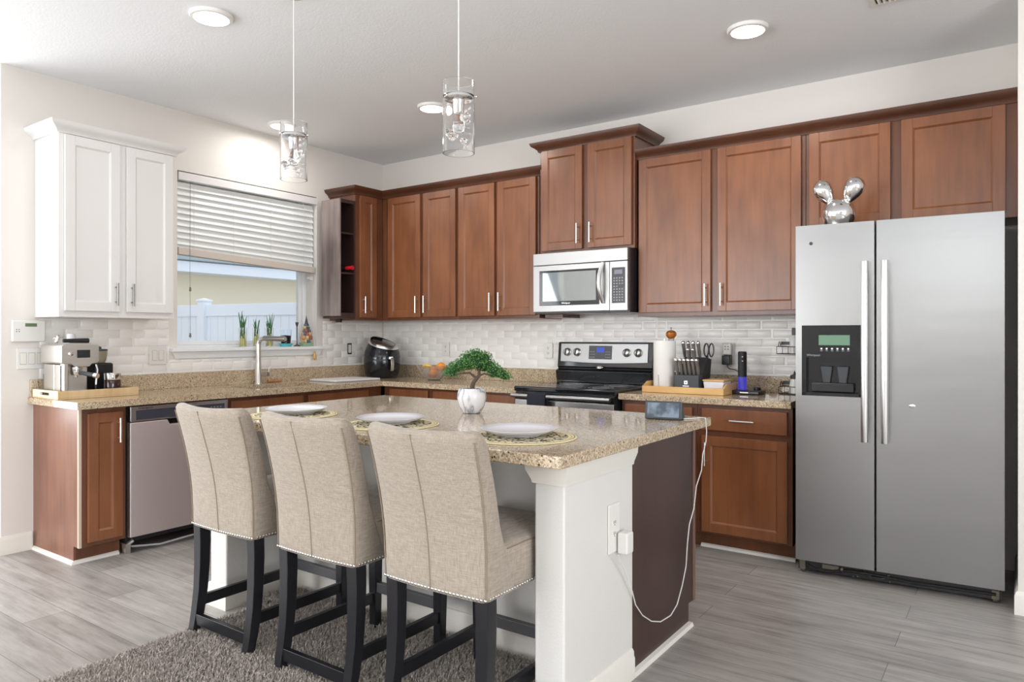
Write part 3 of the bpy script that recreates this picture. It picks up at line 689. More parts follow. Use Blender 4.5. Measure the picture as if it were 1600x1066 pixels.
# ------------------------------------------------------------------ island
isl = thing('kitchen_island', 'kitchen island base with white textured end wall and dark brown side panel', 'kitchen island', (2.7, -2.1, 0))
m = MB(); m.box(3.545, 3.66, -2.800, -2.300, 0, .874); m.box(1.69, 1.82, -2.800, -2.300, 0, .874); m.box(1.82, 3.53, -2.40, -2.30, 0, .874)
m.build('end_and_knee_walls', M_textured, isl, bev=.008)
capp = [(0, .80), (.006, .80), (.008, .812), (.022, .845), (.024, .872), (0, .872)]
m = MB(); m.sweep([(3.545, -2.42), (3.545, -2.80), (3.66, -2.80), (3.66, -2.305)], capp); m.build('cap_trim', M_trim, isl)
m = MB(); m.sweep([(1.69, -2.305), (1.69, -2.80), (1.82, -2.80), (1.82, -2.42)], capp); m.build('cap_trim', M_trim, isl)
MB().box(1.695, 3.645, -2.299, -1.665, .10, .873).build('cabinet_body', M_wood_d, isl)
MB().box(1.72, 3.62, -2.29, -1.735, 0, .10).build('toe_base', M_wood_d, isl)
p = MB(); p.prism([(-2.299, 0), (-1.735, 0), (-1.735, .10), (-1.665, .10), (-1.665, .873), (-2.299, .873)], 'x', 3.6455, 3.656); p.build('side_panel', M_island_panel, isl)
MB().box(3.6562, 3.6605, -1.688, -1.664, .10, .873).build('edge_strip', mat('panel_edge_strip', sr(118, 92, 80), .4), isl)
for (a, b) in ((1.72, 2.19), (2.22, 2.68), (2.71, 3.17), (3.20, 3.63)):
    pass
idoors = [(1.72, 2.18), (2.21, 2.67), (2.70, 3.15), (3.18, 3.63)]
for k, (a, b) in enumerate(idoors):
    m = MB(); m.box(a, b, -1.664, -1.644, .13, .70); o = m.build('door', M_wood, isl, bev=.003)
    m = MB(); m.box(a, b, -1.664, -1.644, .715, .855); m.build('drawer', M_wood, isl, bev=.003)
bbi = [(0, 0), (.013, 0), (.013, .075), (.009, .085), (.009, .098), (.004, .108), (0, .11)]
m = MB(); m.sweep([(1.69, -2.30), (1.69, -2.80), (1.82, -2.80), (1.82, -2.40), (3.545, -2.40), (3.545, -2.80), (3.66, -2.80), (3.66, -2.31)], bbi); m.build('baseboard', M_trim, isl)
m = MB(); m.sweep([(3.656, -2.309), (3.656, -1.735), (3.60, -1.735)], [(0, 0), (.018, 0), (.014, .016), (0, .022)]); m.build('shoe_moulding', M_trim, isl)
ic = MB().box(1.638, 3.711, -2.906, -1.60, .8745, .914).build('island_countertop', M_granite, bev=.004)
tag(ic, 'polished tan granite slab covering the whole kitchen island', 'countertop')

# ------------------------------------------------------------------ bar stools
def make_stool(loc, label):
    t = thing('bar_stool', label, 'bar stool', loc, 0, 'linen bar stools along the island')
    W = .216; zb, zt = .454, .982
    def rear(z):
        u = (z-zb)/(zt-zb); return -.262 - .012*u - .070*max(0, u-.25)**1.7/.75**1.7 - (.012*(1-u/.12)**2*0 if u < .12 else 0)
    def thick(z):
        u = (z-zb)/(zt-zb)
        return .165-.08*min(1, u/.42)**.8 if u < .42 else .085-.022*(u-.42)/.58
    rings = []
    zs = [zb, zb+.004, zb+.03, .52, .56, .60, .64, .68, .72, .76, .80, .84, .88, .92, .95, .967, .978, .984, .987]
    for j, z in enumerate(zs):
        k = max(0, (z-.95)/.037); sh = .022*(1-math.sqrt(max(0, 1-k*k))) if k > 0 else 0
        if j == 0: sh = .004
        wv = W + .014*(z-zb)/(zt-zb) - sh; yr = rear(z)+sh; th = thick(z)-2*sh; r = min(.018, th/2-.001); bulge = .030*min(1, (z-zb)/.40*.65+.35)
        ring = []
        def bow(x): return -bulge*(1-(x/W)**2)
        n = 14
        for i in range(n+1):                                  # rear face left->right
            x = -wv + r + 2*(wv-r)*i/n; ring.append((x, yr+bow(x), z))
        for a in (30, 60): ring.append((wv-r+r*math.sin(R(a)), yr+r-r*math.cos(R(a)), z))
        ring.append((wv, yr+r, z)); ring.append((wv, yr+th-r, z))
        for a in (30, 60): ring.append((wv-r+r*math.cos(R(a)), yr+th-r+r*math.sin(R(a)), z))
        for i in range(n+1):
            x = wv - r - 2*(wv-r)*i/n; ring.append((x, yr+th+bow(x)*.8, z))
        for a in (30, 60): ring.append((-wv+r-r*math.sin(R(a)), yr+th-r+r*math.cos(R(a)), z))
        ring.append((-wv, yr+th-r, z)); ring.append((-wv, yr+r, z))
        for a in (30, 60): ring.append((-wv+r-r*math.cos(R(a)), yr+r-r*math.sin(R(a)), z))
        # top edge scoops down slightly in the middle
        if z > .90:
            ring = [(x, y, zz-.010*(1-(x/W)**2)*(zz-.90)/.087) for x, y, zz in ring]
        rings.append(ring)
    m = MB(); m.loft(rings); bk = m.build('backrest', M_linen, t, local=True, angle=60)
    # seams: centre line and the two rear corners
    m = MB()
    pts = []
    for z in [zb+.004, .50, .55, .60, .65, .70, .75, .80, .85, .90, .93, .955, .966]:
        bulge = .030*min(1, (z-zb)/.40*.65+.35); pts.append((0, rear(z)-bulge-.0005, z))
    m.tube(pts, .0022, 6)
    for s in (-1, 1):
        m.tube([(s*(W-.003+.014*(z-zb)/(zt-zb)), rear(z)+.003, z) for z in [zb+.006, .52, .60, .68, .76, .84, .90, .94, .955]], .0026, 6)
    m.build('seam_piping', M_seam, bk, local=True)
    # seat
    rings = []; y0, y1 = -.20, .262
    for (z, s) in [(zb, .004), (zb+.004, 0), (.56, 0), (.592, .0), (.604, .005), (.612, .016), (.6135, .03)]:
        ring = []; r = .025; w_ = W-s-.002; ya, yb = y0+s, y1-s
        for (cx, cy, a0) in ((w_-r, ya+r, -90), (w_-r, yb-r, 0), (-w_+r, yb-r, 90), (-w_+r, ya+r, 180)):
            for a in (0, 30, 60, 90): ring.append((cx+r*math.cos(R(a0+a)), cy+r*math.sin(R(a0+a)), z))
        rings.append(ring)
    for q, dz in ((.75, .010), (.5, .018), (.2, .022)):
        rings.append([(x*q, (y-.03)*q+.03, .6135+dz) for x, y, z in rings[6]])
    m = MB(); m.loft(rings); st = m.build('seat', M_linen, t, local=True, angle=60)
    m = MB(); m.tube([(-W+.002, y0+.05, .598), (-W+.002, y1-.02, .598), (-W+.02, y1, .598), (W-.02, y1, .598), (W-.002, y1-.02, .598), (W-.002, y0+.05, .598)], .0022, 6); m.build('seam_piping', M_seam, st, local=True)
    # nailheads
    m = MB(); sp = .0145
    n = int(2*W/sp)
    for i in range(n+1):
        x = -W+.004+(2*W-.008)*i/n; m.ball((x, rear(zb)-.0105*(1-(x/W)**2)-.001, zb+.010), .0052, 8, 6, (1, .6, 1))
    for s in (-1, 1):
        n = int((.262+.262)/sp)
        for i in range(1, n): m.ball((s*(W+.0005), rear(zb)+.008+(.515)*i/n, zb+.010), .0052, 8, 6, (.6, 1, 1))
    n = int(2*W/sp)
    for i in range(n+1): m.ball((-W+.01+(2*W-.02)*i/n, y1+.0005, zb+.010), .0052, 6, 5, (1, .6, 1))
    m.build('nailhead_trim', mat('nailhead_metal', (.62, .60, .56), .25, 1) if 'nailhead_metal' not in bpy.data.materials else bpy.data.materials['nailhead_metal'], t, local=True)
    # legs
    def leg(x0, ys, zs_, hw):
        m = MB(); rings = []
        for (xx, y, z, h) in zip(x0, ys, zs_, hw): rings.append([(xx-h, y-h, z), (xx+h, y-h, z), (xx+h, y+h, z), (xx-h, y+h, z)])
        m.loft(rings); return m.build('leg', M_leg, t, local=True, bev=.003)
    for s in (-1, 1):
        leg([s*.190]*6, [-.268, -.252, -.238, -.232, -.230, -.232], [.0, .08, .18, .28, .38, .458], [.019, .0205, .022, .0235, .0245, .025])
        leg([s*.185, s*.188], [.222, .225], [0, .458], [.018, .024])
    MB().box(-.17, .17, -.272, -.250, .036, .082).build('stretcher', M_leg, t, local=True, bev=.002)
    for s in (-1, 1): MB().box(s*.187-.011, s*.187+.011, -.235, .205, .108, .152).build('stretcher', M_leg, t, local=True, bev=.002)
    MB().box(-.168, .168, .210, .234, .155, .198).build('footrest', mat('footrest_plate', (.10, .10, .105), .35, .4) if 'footrest_plate' not in bpy.data.materials else bpy.data.materials['footrest_plate'], t, local=True, bev=.002)
    return t
s1 = make_stool((2.148, -2.775, .012), 'beige linen bar stool, leftmost of three at the island')
place_copy(s1, (2.735, -2.775, .012), 'beige linen bar stool, middle of three at the island')
place_copy(s1, (3.312, -2.775, .012), 'beige linen bar stool nearest the white end wall of the island')

# ------------------------------------------------------------------ rug
rug_poly = [(1.93, -4.6), (1.93, -3.0), (1.935, -2.80), (1.86, -2.66), (1.85, -2.50), (1.90, -2.45), (3.42, -2.45), (3.47, -2.48), (3.49, -2.62), (3.49, -4.6)]
def inside(x, y):
    c = False; n = len(rug_poly)
    for i in range(n):
        (x0, y0), (x1, y1) = rug_poly[i], rug_poly[(i+1) % n]
        if (y0 > y) != (y1 > y) and x < (x1-x0)*(y-y0)/(y1-y0)+x0: c = not c
    return c
rugt = thing('shag_rug', 'grey-brown shag rug under the bar stools', 'rug', (2.7, -3.4, 0))
MB().prism(rug_poly, 'z', .001, .010).build('rug_backing', M_pile, rugt, smooth=False)
m = MB(); vs = []; fs = []; rnd = random.Random(3)
cnt = 0
while cnt < 62000:
    x = rnd.uniform(1.84, 3.50); y = rnd.uniform(-3.75, -2.44)
    if y < -3.35 and rnd.random() < .4: continue
    if not inside(x, y): continue
    cnt += 1
    a = rnd.uniform(0, 6.283); h = rnd.uniform(.014, .024); l = rnd.uniform(.004, .016); b = a+rnd.uniform(-.8, .8)+1.57; wd = .0022
    dx, dy = math.cos(a)*wd, math.sin(a)*wd; i = len(vs)
    vs += [(x-dx, y-dy, .009), (x+dx, y+dy, .009), (x+dx*.8+math.cos(b)*l*.6, y+dy*.8+math.sin(b)*l*.6, .009+h*.8), (x-dx*.8+math.cos(b)*l*.6, y-dy*.8+math.sin(b)*l*.6, .009+h*.8), (x+math.cos(b)*l*1.2, y+math.sin(b)*l*1.2, .009+h)]
    fs += [(i, i+1, i+2, i+3), (i+3, i+2, i+4)]
m.v = vs; m.f = fs; m.mi = [0]*len(fs)
pl = m.build('pile', M_pile, rugt, smooth=False, fix=False); pl['kind'] = 'stuff'

# ------------------------------------------------------------------ lights
def ceiling_light(loc, label):
    t = thing('ceiling_light', label, 'ceiling light', loc, 0, 'round ceiling lights')
    MB().lathe([(.104, 0), (.104, -.006), (.098, -.016), (.084, -.018), (.084, -.010), (0, -.010)], 48).build('trim_ring', M_plastic, t, local=True)
    MB().lathe([(.083, -.011), (.080, -.019), (.0, -.021)], 48).build('diffuser', M_led, t, local=True)
    return t
LP = [((1.57, -2.72), 'round lit ceiling light, largest in view at upper left'), ((3.70, -1.03), 'round lit ceiling light, rightmost, above the big cabinets'),
      ((1.52, -1.02), 'round lit ceiling light beside the right glass pendant'), ((.315, -1.355), 'round lit ceiling light farthest left, seen past the left pendant near the window')]
l0 = None
for (x, y), lab in LP:
    if l0 is None: l0 = ceiling_light((x, y, H), lab)
    else: place_copy(l0, (x, y, H), lab)
LAMPS = [(x, y) for (x, y), _ in LP]
for i, (x, y) in enumerate(LAMPS):
    d = bpy.data.lights.new('ceiling_lamp', 'AREA'); d.shape = 'DISK'; d.size = .17; d.energy = 7 if i != 3 else 5; d.color = (1, .97, .93)
    o = bpy.data.objects.new('ceiling_lamp', d); COL.objects.link(o); o.location = (x, y, H-.03)

def pendant(loc, zt, zb, label):
    t = thing('pendant_light', label, 'pendant light', (loc[0], loc[1], zt), 0, 'glass pendants over the island')
    h = zt-zb; r = .061
    m = MB(); m.lathe([(r, 0), (r, -h), (r-.004, -h), (r-.004, 0), (r, 0)], 48, cap=False); m.build('glass_shade', M_glass, t, local=True)
    m = MB(); m.lathe([(0, -.05), (.055, -.05), (.058, -.056), (.058, -.066), (.05, -.070), (.024, -.070), (.022, -.075), (.020, -.115), (.016, -.122), (0, -.122)], 32)
    for k in range(3):
        a = k*2.094+.4; m.tube([(.05*math.cos(a), .05*math.sin(a), -.060), (.068*math.cos(a), .068*math.sin(a), -.060)], .0025, 8); m.ball((.069*math.cos(a), .069*math.sin(a), -.060), .005, 8, 6)
    m.build('socket', M_chrome, t, local=True)
    m = MB(); m.lathe([(.012, -.120), (.014, -.135), (.022, -.158), (.024, -.175), (.018, -.192), (0, -.200)], 24); m.build('bulb', M_glass, t, local=True)
    m = MB(); m.tube([(0, 0, -.05), (0, 0, H-zt)], .0028, 8); m.build('cord', M_plastic, t, local=True)
    m = MB(); m.lathe([(0, H-zt), (.06, H-zt), (.06, H-zt-.018), (.05, H-zt-.024), (0, H-zt-.024)], 32); m.build('canopy', M_chrome, t, local=True)
    rr = random.Random(5); 
    for k in range(16):
        a = k*2.4; rad = .030+.017*rr.random(); z = -.135-(h-.155)*((k*.37) % 1)
        b = .0085+.005*rr.random()
        m = MB(); m.ball((rad*math.cos(a), rad*math.sin(a), z), b, 14, 10); m.build('glass_bead', M_glass, t, local=True)
    m = MB()
    for k in range(11):
        pass
    return t
pendant((2.118, -2.65), 2.262, 2.000, 'clear glass cylinder pendant with bubble beads, hanging left')
pendant((3.100, -2.65), 2.250, 1.978, 'clear glass cylinder pendant with bubble beads, hanging right')

vt = thing('ceiling_vent', 'white slatted air vent in the ceiling at upper right', 'vent', (4.40, -1.08, H))
m = MB(); m.box(4.27, 4.55, -1.20, -1.18, H-.008, H); m.box(4.27, 4.55, -.96, -.94, H-.008, H); m.box(4.27, 4.29, -1.18, -.96, H-.008, H); m.box(4.53, 4.55, -1.18, -.96, H-.008, H); m.build('vent_frame', M_trim, vt)
MB().box(4.29, 4.53, -1.18, -.96, H-.002, H-.0005).build('vent_backing', M_dgrey, vt)
for k in range(10):
    m = MB(); x = 4.30+k*.0225; m.hexa([(x, -1.18, H-.012), (x+.002, -1.18, H-.012), (x+.002, -.96, H-.012), (x, -.96, H-.012)], [(x+.010, -1.18, H-.002), (x+.012, -1.18, H-.002), (x+.012, -.96, H-.002), (x+.010, -.96, H-.002)]); m.build('slat', M_trim, vt)

# ------------------------------------------------------------------ wall plates (local: facing -y, origin at centre on the wall)
def plate(name, label, cat, loc, rz, w, h, n_switch=0, outlet=False):
    t = thing(name, label, cat, loc, rz)
    MB().box(-w/2, w/2, -.006, 0, -h/2, h/2).build('cover_plate', M_plastic, t, local=True, bev=.003)
    for k in range(n_switch):
        x = (k-(n_switch-1)/2)*.046
        MB().box(x-.018, x+.018, -.0064, -.004, -.035, .035).build('switch_gap_shade', M_grey, t, local=True)  # grey rim painted in for the shaded gap around the rocker
        MB().hexa([(x-.016, -.009, -.033), (x+.016, -.009, -.033), (x+.016, -.005, -.033), (x-.016, -.005, -.033)], [(x-.016, -.007, .033), (x+.016, -.007, .033), (x+.016, -.005, .033), (x-.016, -.005, .033)]).build('rocker_switch', M_trim, t, local=True, bev=.001)
    if outlet:
        for dz in (-.02, .02):
            m = MB(); m.box(-.014, .014, -.0075, -.005, dz-.013, dz+.013); s = m.build('socket', M_trim, t, local=True, bev=.002)
            m = MB(); m.box(-.007, -.0045, -.0082, -.0072, dz-.003, dz+.007); m.box(.0045, .007, -.0082, -.0072, dz-.003, dz+.007); m.ball((0, -.0075, dz-.008), .0025, 8, 6, (1, .3, 1)); m.build('slots', M_blackm, s, local=True)
    return t
plate('light_switch', 'triple white rocker switch plate low behind the coffee machine', 'light switch', (.0005, -2.915, 1.145), R(90), .16, .125, 3)
plate('light_switch', 'double white rocker switch plate on the brick left of the window', 'light switch', (.0095, -2.147, 1.146), R(90), .125, .125, 2)
plate('wall_outlet', 'white wall outlet on the brick between fruit bowl and air fryer', 'outlet', (.782, -.0095, 1.166), 0, .08, .12, 0, True)
plate('wall_outlet', 'white wall outlet on the brick just left of the stove', 'outlet', (1.835, -.0095, 1.165), 0, .08, .12, 0, True)
plate('wall_outlet', 'white wall outlet behind the plugs near the fridge', 'outlet', (3.262, -.0095, 1.175), 0, .08, .12, 0, True)
plate('wall_outlet', 'white wall outlet on the white end wall of the island', 'outlet', (3.6605, -2.465, .595), R(90), .085, .175, 0, True)
o = thing('wall_outlet', 'uncovered dark-rimmed wall outlet in the brick left of the air fryer', 'outlet', (.0095, -.415, 1.166), R(90))
MB().box(-.024, .024, -.003, 0, -.048, .048).build('box_rim', M_blackm, o, local=True, bev=.008)
MB().box(-.016, .016, -.006, -.002, -.036, .036).build('socket', M_trim, o, local=True, bev=.006)
th = thing('thermostat', 'white wall thermostat panel left of the white cabinet', 'thermostat', (0, -2.936, 1.31), R(90))
MB().box(-.088, .088, -.026, 0, -.064, .064).build('housing', M_plastic, th, local=True, bev=.006)
MB().box(-.022, .040, -.0275, -.025, .026, .046).build('display', mat('lcd_green', sr(104, 122, 92), .3), th, local=True)
m = MB()
for i in range(2):
    for j in range(2): m.ball((-.066+i*.013, -.026, .008-j*.012), .003, 8, 6, (1, .4, 1))
m.build('buttons', M_dgrey, th, local=True)

# ------------------------------------------------------------------ dark display shelf on the narrow cabinet
ds = thing('hanging_shelf', 'dark stained narrow open shelf hung beside the corner cabinet', 'shelf', (.22, -.72, 1.42))
sy0, sy1, sx0, sx1, sz0, sz1 = -.805, -.634, .10, .325, 1.425, 2.405
MB().box(sx0, sx1, sy0, sy0+.016, sz0+.018, sz1).build('side_panel', M_shelfsheen, ds, bev=.003)
MB().box(sx0, sx1, sy1-.014, sy1, sz0, sz1).build('side_panel', M_shelfdark, ds)
MB().box(sx0, sx0+.012, sy0+.016, sy1-.014, sz0, sz1-.002).build('back_panel', M_shelfsheen, ds)
m = MB(); m.box(sx0+.01, sx1-.001, sy0+.016, sy1-.014, sz0, sz0+.045); m.box(sx0+.01, sx1-.001, sy0+.016, sy1-.014, sz1-.03, sz1-.001); m.box(sx1-.012, sx1-.001, sy0, sy0+.016, sz0-.003, sz0+.018); m.build('end_rails', M_shelfdark, ds)
for z in (1.79, 2.12): MB().box(sx0+.012, sx1-.004, sy0+.016, sy1-.014, z, z+.014).build('shelf_board', M_shelfdark, ds)
wb = thing('wine_bottle', 'dark bottle with red foil neck lying on the hanging shelf', 'bottle', (.20, -.72, 1.805))
def lying(c, rz): return Matrix.Translation(c) @ Matrix.Rotation(R(rz), 4, 'Z') @ Matrix.Rotation(R(90), 4, 'Y')
BM = lying((.125, -.722, 1.841), 4)
m = MB(); m.M = BM; m.lathe([(0, 0), (.034, .002), (.036, .01), (.036, .11), (.028, .14), (.015, .165), (.0145, .175)], 24); m.build('bottle_body', mat('dark_bottle_glass', (.015, .012, .012), .08), wb)
m = MB(); m.M = BM; m.lathe([(.0152, .172), (.0155, .235), (.0175, .237), (.0175, .246), (0, .247)], 18); m.build('neck_foil', M_red, wb)
m = MB(); m.M = BM; m.lathe([(.0364, .06), (.0364, .085)], 24, cap=False); m.build('bottle_label', M_plastic, wb)
MB().box(.10, .16, -.652, -.635, 1.395, 1.425).build('hanging_bracket', M_shelfdark, ds)

# ------------------------------------------------------------------ espresso machine, grinder and tray
CT = CZ1
tr = thing('serving_tray', 'pale wooden tray with slot handle under the coffee machine', 'tray', (.22, -2.71, CT))
ty0, ty1, tx0, tx1 = -2.928, -2.47, .045, .385
m = MB(); m.box(tx0, tx1, ty0, ty1, CT+.0005, CT+.010); m.box(tx1-.012, tx1, ty0, ty1, CT+.010, CT+.05); m.box(tx0, tx0+.012, ty0, ty1, CT+.010, CT+.05); m.box(tx0+.012, tx1-.012, ty1-.012, ty1, CT+.010, CT+.05); m.build('tray_body', M_traywood, tr, bev=.002)
m = MB(); y0, y1 = ty0, ty0+.012; m.box(tx0+.012, .15, y0, y1, CT+.010, CT+.05).box(.27, tx1-.012, y0, y1, CT+.010, CT+.05).box(.15, .27, y0, y1, CT+.010, CT+.020).box(.15, .27, y0, y1, CT+.038, CT+.05); m.build('handle_end', mat('tray_end_wood', sr(236, 222, 196), .5), tr)
e = thing('espresso_machine', 'stainless espresso machine with portafilter on the wooden tray', 'coffee machine', (.2, -2.79, CT+.010))
ZT = CT+.010; A = (-2.895, -2.685)   # y range
m = MB(); m.box(.085, .225, A[0]+.012, A[1]-.012, ZT, ZT+.19); m.box(.225, .325, A[0]+.012, A[0]+.030, ZT, ZT+.19); m.build('rear_body', M_nickel, e, bev=.006)
m = MB(); m.prism([(A[0], 1.125), (A[0], 1.225), (A[0]+.012, 1.232), (A[1]-.004, 1.232), (A[1], 1.22), (A[1], 1.13), (A[1]-.012, 1.118), (A[1]-.04, 1.115), (A[1]-.055, 1.098), (A[0]+.075, 1.098), (A[0]+.055, 1.115), (A[0]+.012, 1.117)][::-1], 'x', .075, .345); m.build('head_housing', M_nickel, e, bev=.005)
m = MB(); m.box(.30, .345, A[0]+.012, A[0]+.040, ZT, 1.12); m.build('front_column', M_nickel, e, bev=.006)
m = MB(); m.box(.226, .350, A[0]+.042, A[1]-.012, ZT, ZT+.035); m.build('drip_tray', M_nickel, e, bev=.005)
m = MB(); m.box(.3445, .3475, A[0]+.085, A[0]+.158, 1.152, 1.198); m.build('display', M_blackg, e, bev=.002)
m = MB(); m.M = Matrix.Translation((.345, A[0]+.052, 1.176)) @ Matrix.Rotation(R(90), 4, 'Y'); m.lathe([(.013, 0), (.013, .004), (.009, .006), (0, .006)], 20); m.build('power_button', M_chrome, e)
m = MB(); m.lathe([(.032, 1.098), (.032, 1.082), (.028, 1.080), (0, 1.080)], 24, (.31, -2.80, 0)); m.build('group_head', M_chrome, e)
pf = MB().lathe([(0, 1.048), (.026, 1.050), (.031, 1.058), (.031, 1.079), (0, 1.079)], 24, (.31, -2.80, 0)).build('portafilter', M_chrome, e)
m = MB(); m.tube([(.335, -2.795, 1.064), (.36, -2.785, 1.062), (.43, -2.752, 1.050)], [.009, .012, .0135], 14); m.build('portafilter_handle', M_dgrey, pf)
m = MB(); m.tube([(.43, -2.752, 1.050), (.45, -2.743, 1.046)], [.0145, .015], 14); m.build('handle_cap', M_chrome, pf)
m = MB(); m.tube([(.31, -2.80, 1.05), (.31, -2.80, 1.036)], .008, 10); m.build('spout', M_chrome, pf)
m = MB(); m.tube([(.335, -2.70, 1.11), (.345, -2.695, 1.08), (.345, -2.70, 1.03), (.35, -2.705, .99)], .0045, 8); m.build('steam_wand', M_chrome, e)
m = MB(); m.box(.115, .29, A[0]+.045, A[1]-.02, 1.232, 1.238); m.build('cup_rail', M_nickel, e)
m = MB(); m.tube([(.24, -2.84, 1.252), (.24, -2.70, 1.252)], [.011, .015], 12); m.M = Matrix.Translation((.24, -2.862, 1.254)) @ Matrix.Rotation(R(80), 4, 'X'); 
tag(m.build('tamper_handle', M_black), 'black handled tool lying on top of the coffee machine', 'tamper')
m = MB(); m.M = Matrix.Translation((.24, -2.868, 1.2625)) @ Matrix.Rotation(R(78), 4, 'X'); m.lathe([(0, 0), (.0235, 0), (.0245, .004), (.0235, .012), (.012, .016), (.008, .025)], 24); bpy.data.objects['tamper_handle']; o = m.build('metal_disc', M_nickel, bpy.data.objects['tamper_handle'])
bpy.data.objects['tamper_handle'].name = 'coffee_tamper'
m = MB(); m.lathe([(0, 0), (.027, 0), (.022, .050), (.019, .0545), (0, .0545)], 24, (.19, -2.775, 1.2385)); tag(m.build('espresso_cup', M_ceramic), 'small white cup upside down on top of the coffee machine', 'cup')
wt = MB().box(.055, .083, A[0]+.02, A[1]-.02, ZT, ZT+.13).build('water_tank', mat('clear_tank', (.8, .82, .85), .05, 0, Transmission_Weight=.8), e, bev=.004)
gdr = thing('coffee_grinder', 'black coffee grinder with clear bean hopper beside the espresso machine', 'coffee grinder', (.20, -2.61, ZT))
m = MB(); m.box(.09, .25, -2.668, -2.555, ZT, ZT+.19); m.build('body', M_black, gdr, bev=.012)
m = MB(); m.box(.25, .30, -2.655, -2.575, ZT, ZT+.02); m.build('foot_plate', M_black, gdr, bev=.004)
m = MB(); m.lathe([(.038, 1.115), (.045, 1.13), (.052, 1.165), (.052, 1.185)], 28, (.17, -2.612, 0)); m.build('bean_hopper', mat('smoky_hopper', (.55, .5, .36), .06, 0, Transmission_Weight=.75), gdr)
m = MB(); m.lathe([(.053, 1.186), (.053, 1.198), (.02, 1.20), (.018, 1.213), (.010, 1.215), (0, 1.215)], 28, (.17, -2.612, 0)); m.build('hopper_lid', M_dgrey, gdr)
cj = thing('coffee_jar', 'dark glass jar with steel collar in front of the grinder', 'jar', (.335, -2.605, ZT))
m = MB(); m.lathe([(0, 0), (.045, 0), (.047, .006), (.047, .085), (.045, .09)], 32, (.335, -2.605, ZT+.001)); m.build('jar_body', mat('coffee_filled_glass', (.035, .016, .014), .06), cj)
m = MB(); m.lathe([(.046, .09), (.0475, .094), (.0475, .128), (.044, .132), (0, .132)], 32, (.335, -2.605, ZT+.001)); m.build('steel_collar', M_chrome, cj)

# ------------------------------------------------------------------ air fryer
af = thing('air_fryer', 'black air fryer with silver ring and handle in the counter corner', 'air fryer', (.285, -.29, CT), R(52))
def afr(z):  # radius profile
    pts = [(0, .128), (.02, .142), (.06, .150), (.12, .158), (.17, .160), (.22, .153), (.26, .138), (.30, .122), (.34, .105)]
    for (a, ra), (b, rb) in zip(pts, pts[1:]):
        if a <= z <= b: return ra+(rb-ra)*(z-a)/(b-a)
    return pts[-1][1]
def ttop(x, y, base, k): # slanted plane height: front right is lower
    return base - k*(x*.62 - y*.79)
n = 48; rings = []
for zf in [0, .03, .08, .16, .3, .45, .6, .72, .82, .9, .96, 1.0]:
    ring = []
    for i in range(n):
        a = 2*math.pi*i/n; r0 = .15; 
        top = ttop(r0*math.cos(a), r0*math.sin(a), .292, .27); z = top*zf; r = afr(z)
        ring.append((r*math.cos(a), r*math.sin(a), z))
    rings.append(ring)
m = MB(); m.loft(rings); m.build('body', mat('fryer_black', (.010, .011, .015), .12), af, local=True, angle=60)
def fring(sc, dz): return [(p[0]*sc, p[1]*sc, p[2]+dz) for p in rings[-1]]
m = MB(); m.loft([fring(1.012, -.030), fring(1.02, -.004), fring(.90, .024), fring(.86, .026)]); m.build('silver_ring', M_handle, af, local=True, angle=50)
m = MB(); m.loft([fring(.865, .024), fring(.84, .028), fring(.3, .012), fring(.02, .008)]); m.build('lid_top', mat('fryer_lid', (.006,.006,.008), .6, 0, Specular_IOR_Level=.1), af, local=True, angle=50)
m = MB(); n2 = 20; b0 = []
vs = []; fs = []
for j, z in enumerate([.018, .03, .14, .165]):
    for i in range(n2+1):
        a = R(-125+70*i/n2); r = afr(z)+(.006 if 0 < j < 3 else .001); vs.append((r*math.cos(a), r*math.sin(a), z))
for j in range(3):
    for i in range(n2): fs.append((j*(n2+1)+i, j*(n2+1)+i+1, (j+1)*(n2+1)+i+1, (j+1)*(n2+1)+i))
m.add(vs, fs); dk = m.build('basket_drawer', mat('fryer_black_drawer', (.008, .009, .012), .18), af, local=True)
a = R(-72); ux, uy = math.cos(a), math.sin(a); tx, ty = -uy, ux
m = MB(); rg_ = []
for (z, r) in [(.065, .190), (.075, .208), (.12, .214), (.165, .208), (.182, .196), (.186, .178)]:
    rg_.append([(r*ux+tx*q+ux*k2, r*uy+ty*q+uy*k2, z) for q, k2 in ((-.013, -.006), (.013, -.006), (.013, .007), (-.013, .007))])
m.loft(rg_); m.box(.16*ux-.010, .20*ux+.010, .15*uy, .20*uy, .168, .186); m.build('drawer_handle', M_handle, dk, local=True, bev=.003)

# ------------------------------------------------------------------ fruit bowl
fb = (.885, -.28)
bw = thing('fruit_bowl', 'clear faceted glass fruit bowl right of the air fryer', 'bowl', (fb[0], fb[1], CT))
m = MB(); pr = [(0, 0), (.05, 0), (.056, .004), (.09, .035), (.125, .075), (.150, .118), (.146, .119), (.120, .078), (.085, .040), (.050, .009), (0, .007)]
m.lathe(pr, 14, (fb[0], fb[1], CT+.001)); m.build('glass_body', mat('smoky_glass', (.86, .84, .82), .03, 0, Transmission_Weight=.88, IOR=1.4), bw, angle=10)
def fruit(x, y, z, r, label, stem=True):
    t = thing('orange', label, 'orange', (x, y, z-r), 0)
    m = MB(); m.ball((0, 0, r), r, 20, 14, (1, 1, .95)); m.build('fruit_body', M_orange, t, local=True); MB().lathe([(0, 0), (.004, 0), (.002, .003), (0, .003)], 8, (0, 0, 2*r*.97)).build('stem_end', M_green, t, local=True)
fruit(fb[0]+.075, fb[1]+.0, CT+.108, .040, 'whole orange on the right side of the fruit bowl, topmost')
fruit(fb[0]-.045, fb[1]+.045, CT+.078, .036, 'orange at the left back inside the fruit bowl')
fruit(fb[0]+.02, fb[1]-.035, CT+.056, .036, 'orange low at the front inside the fruit bowl')
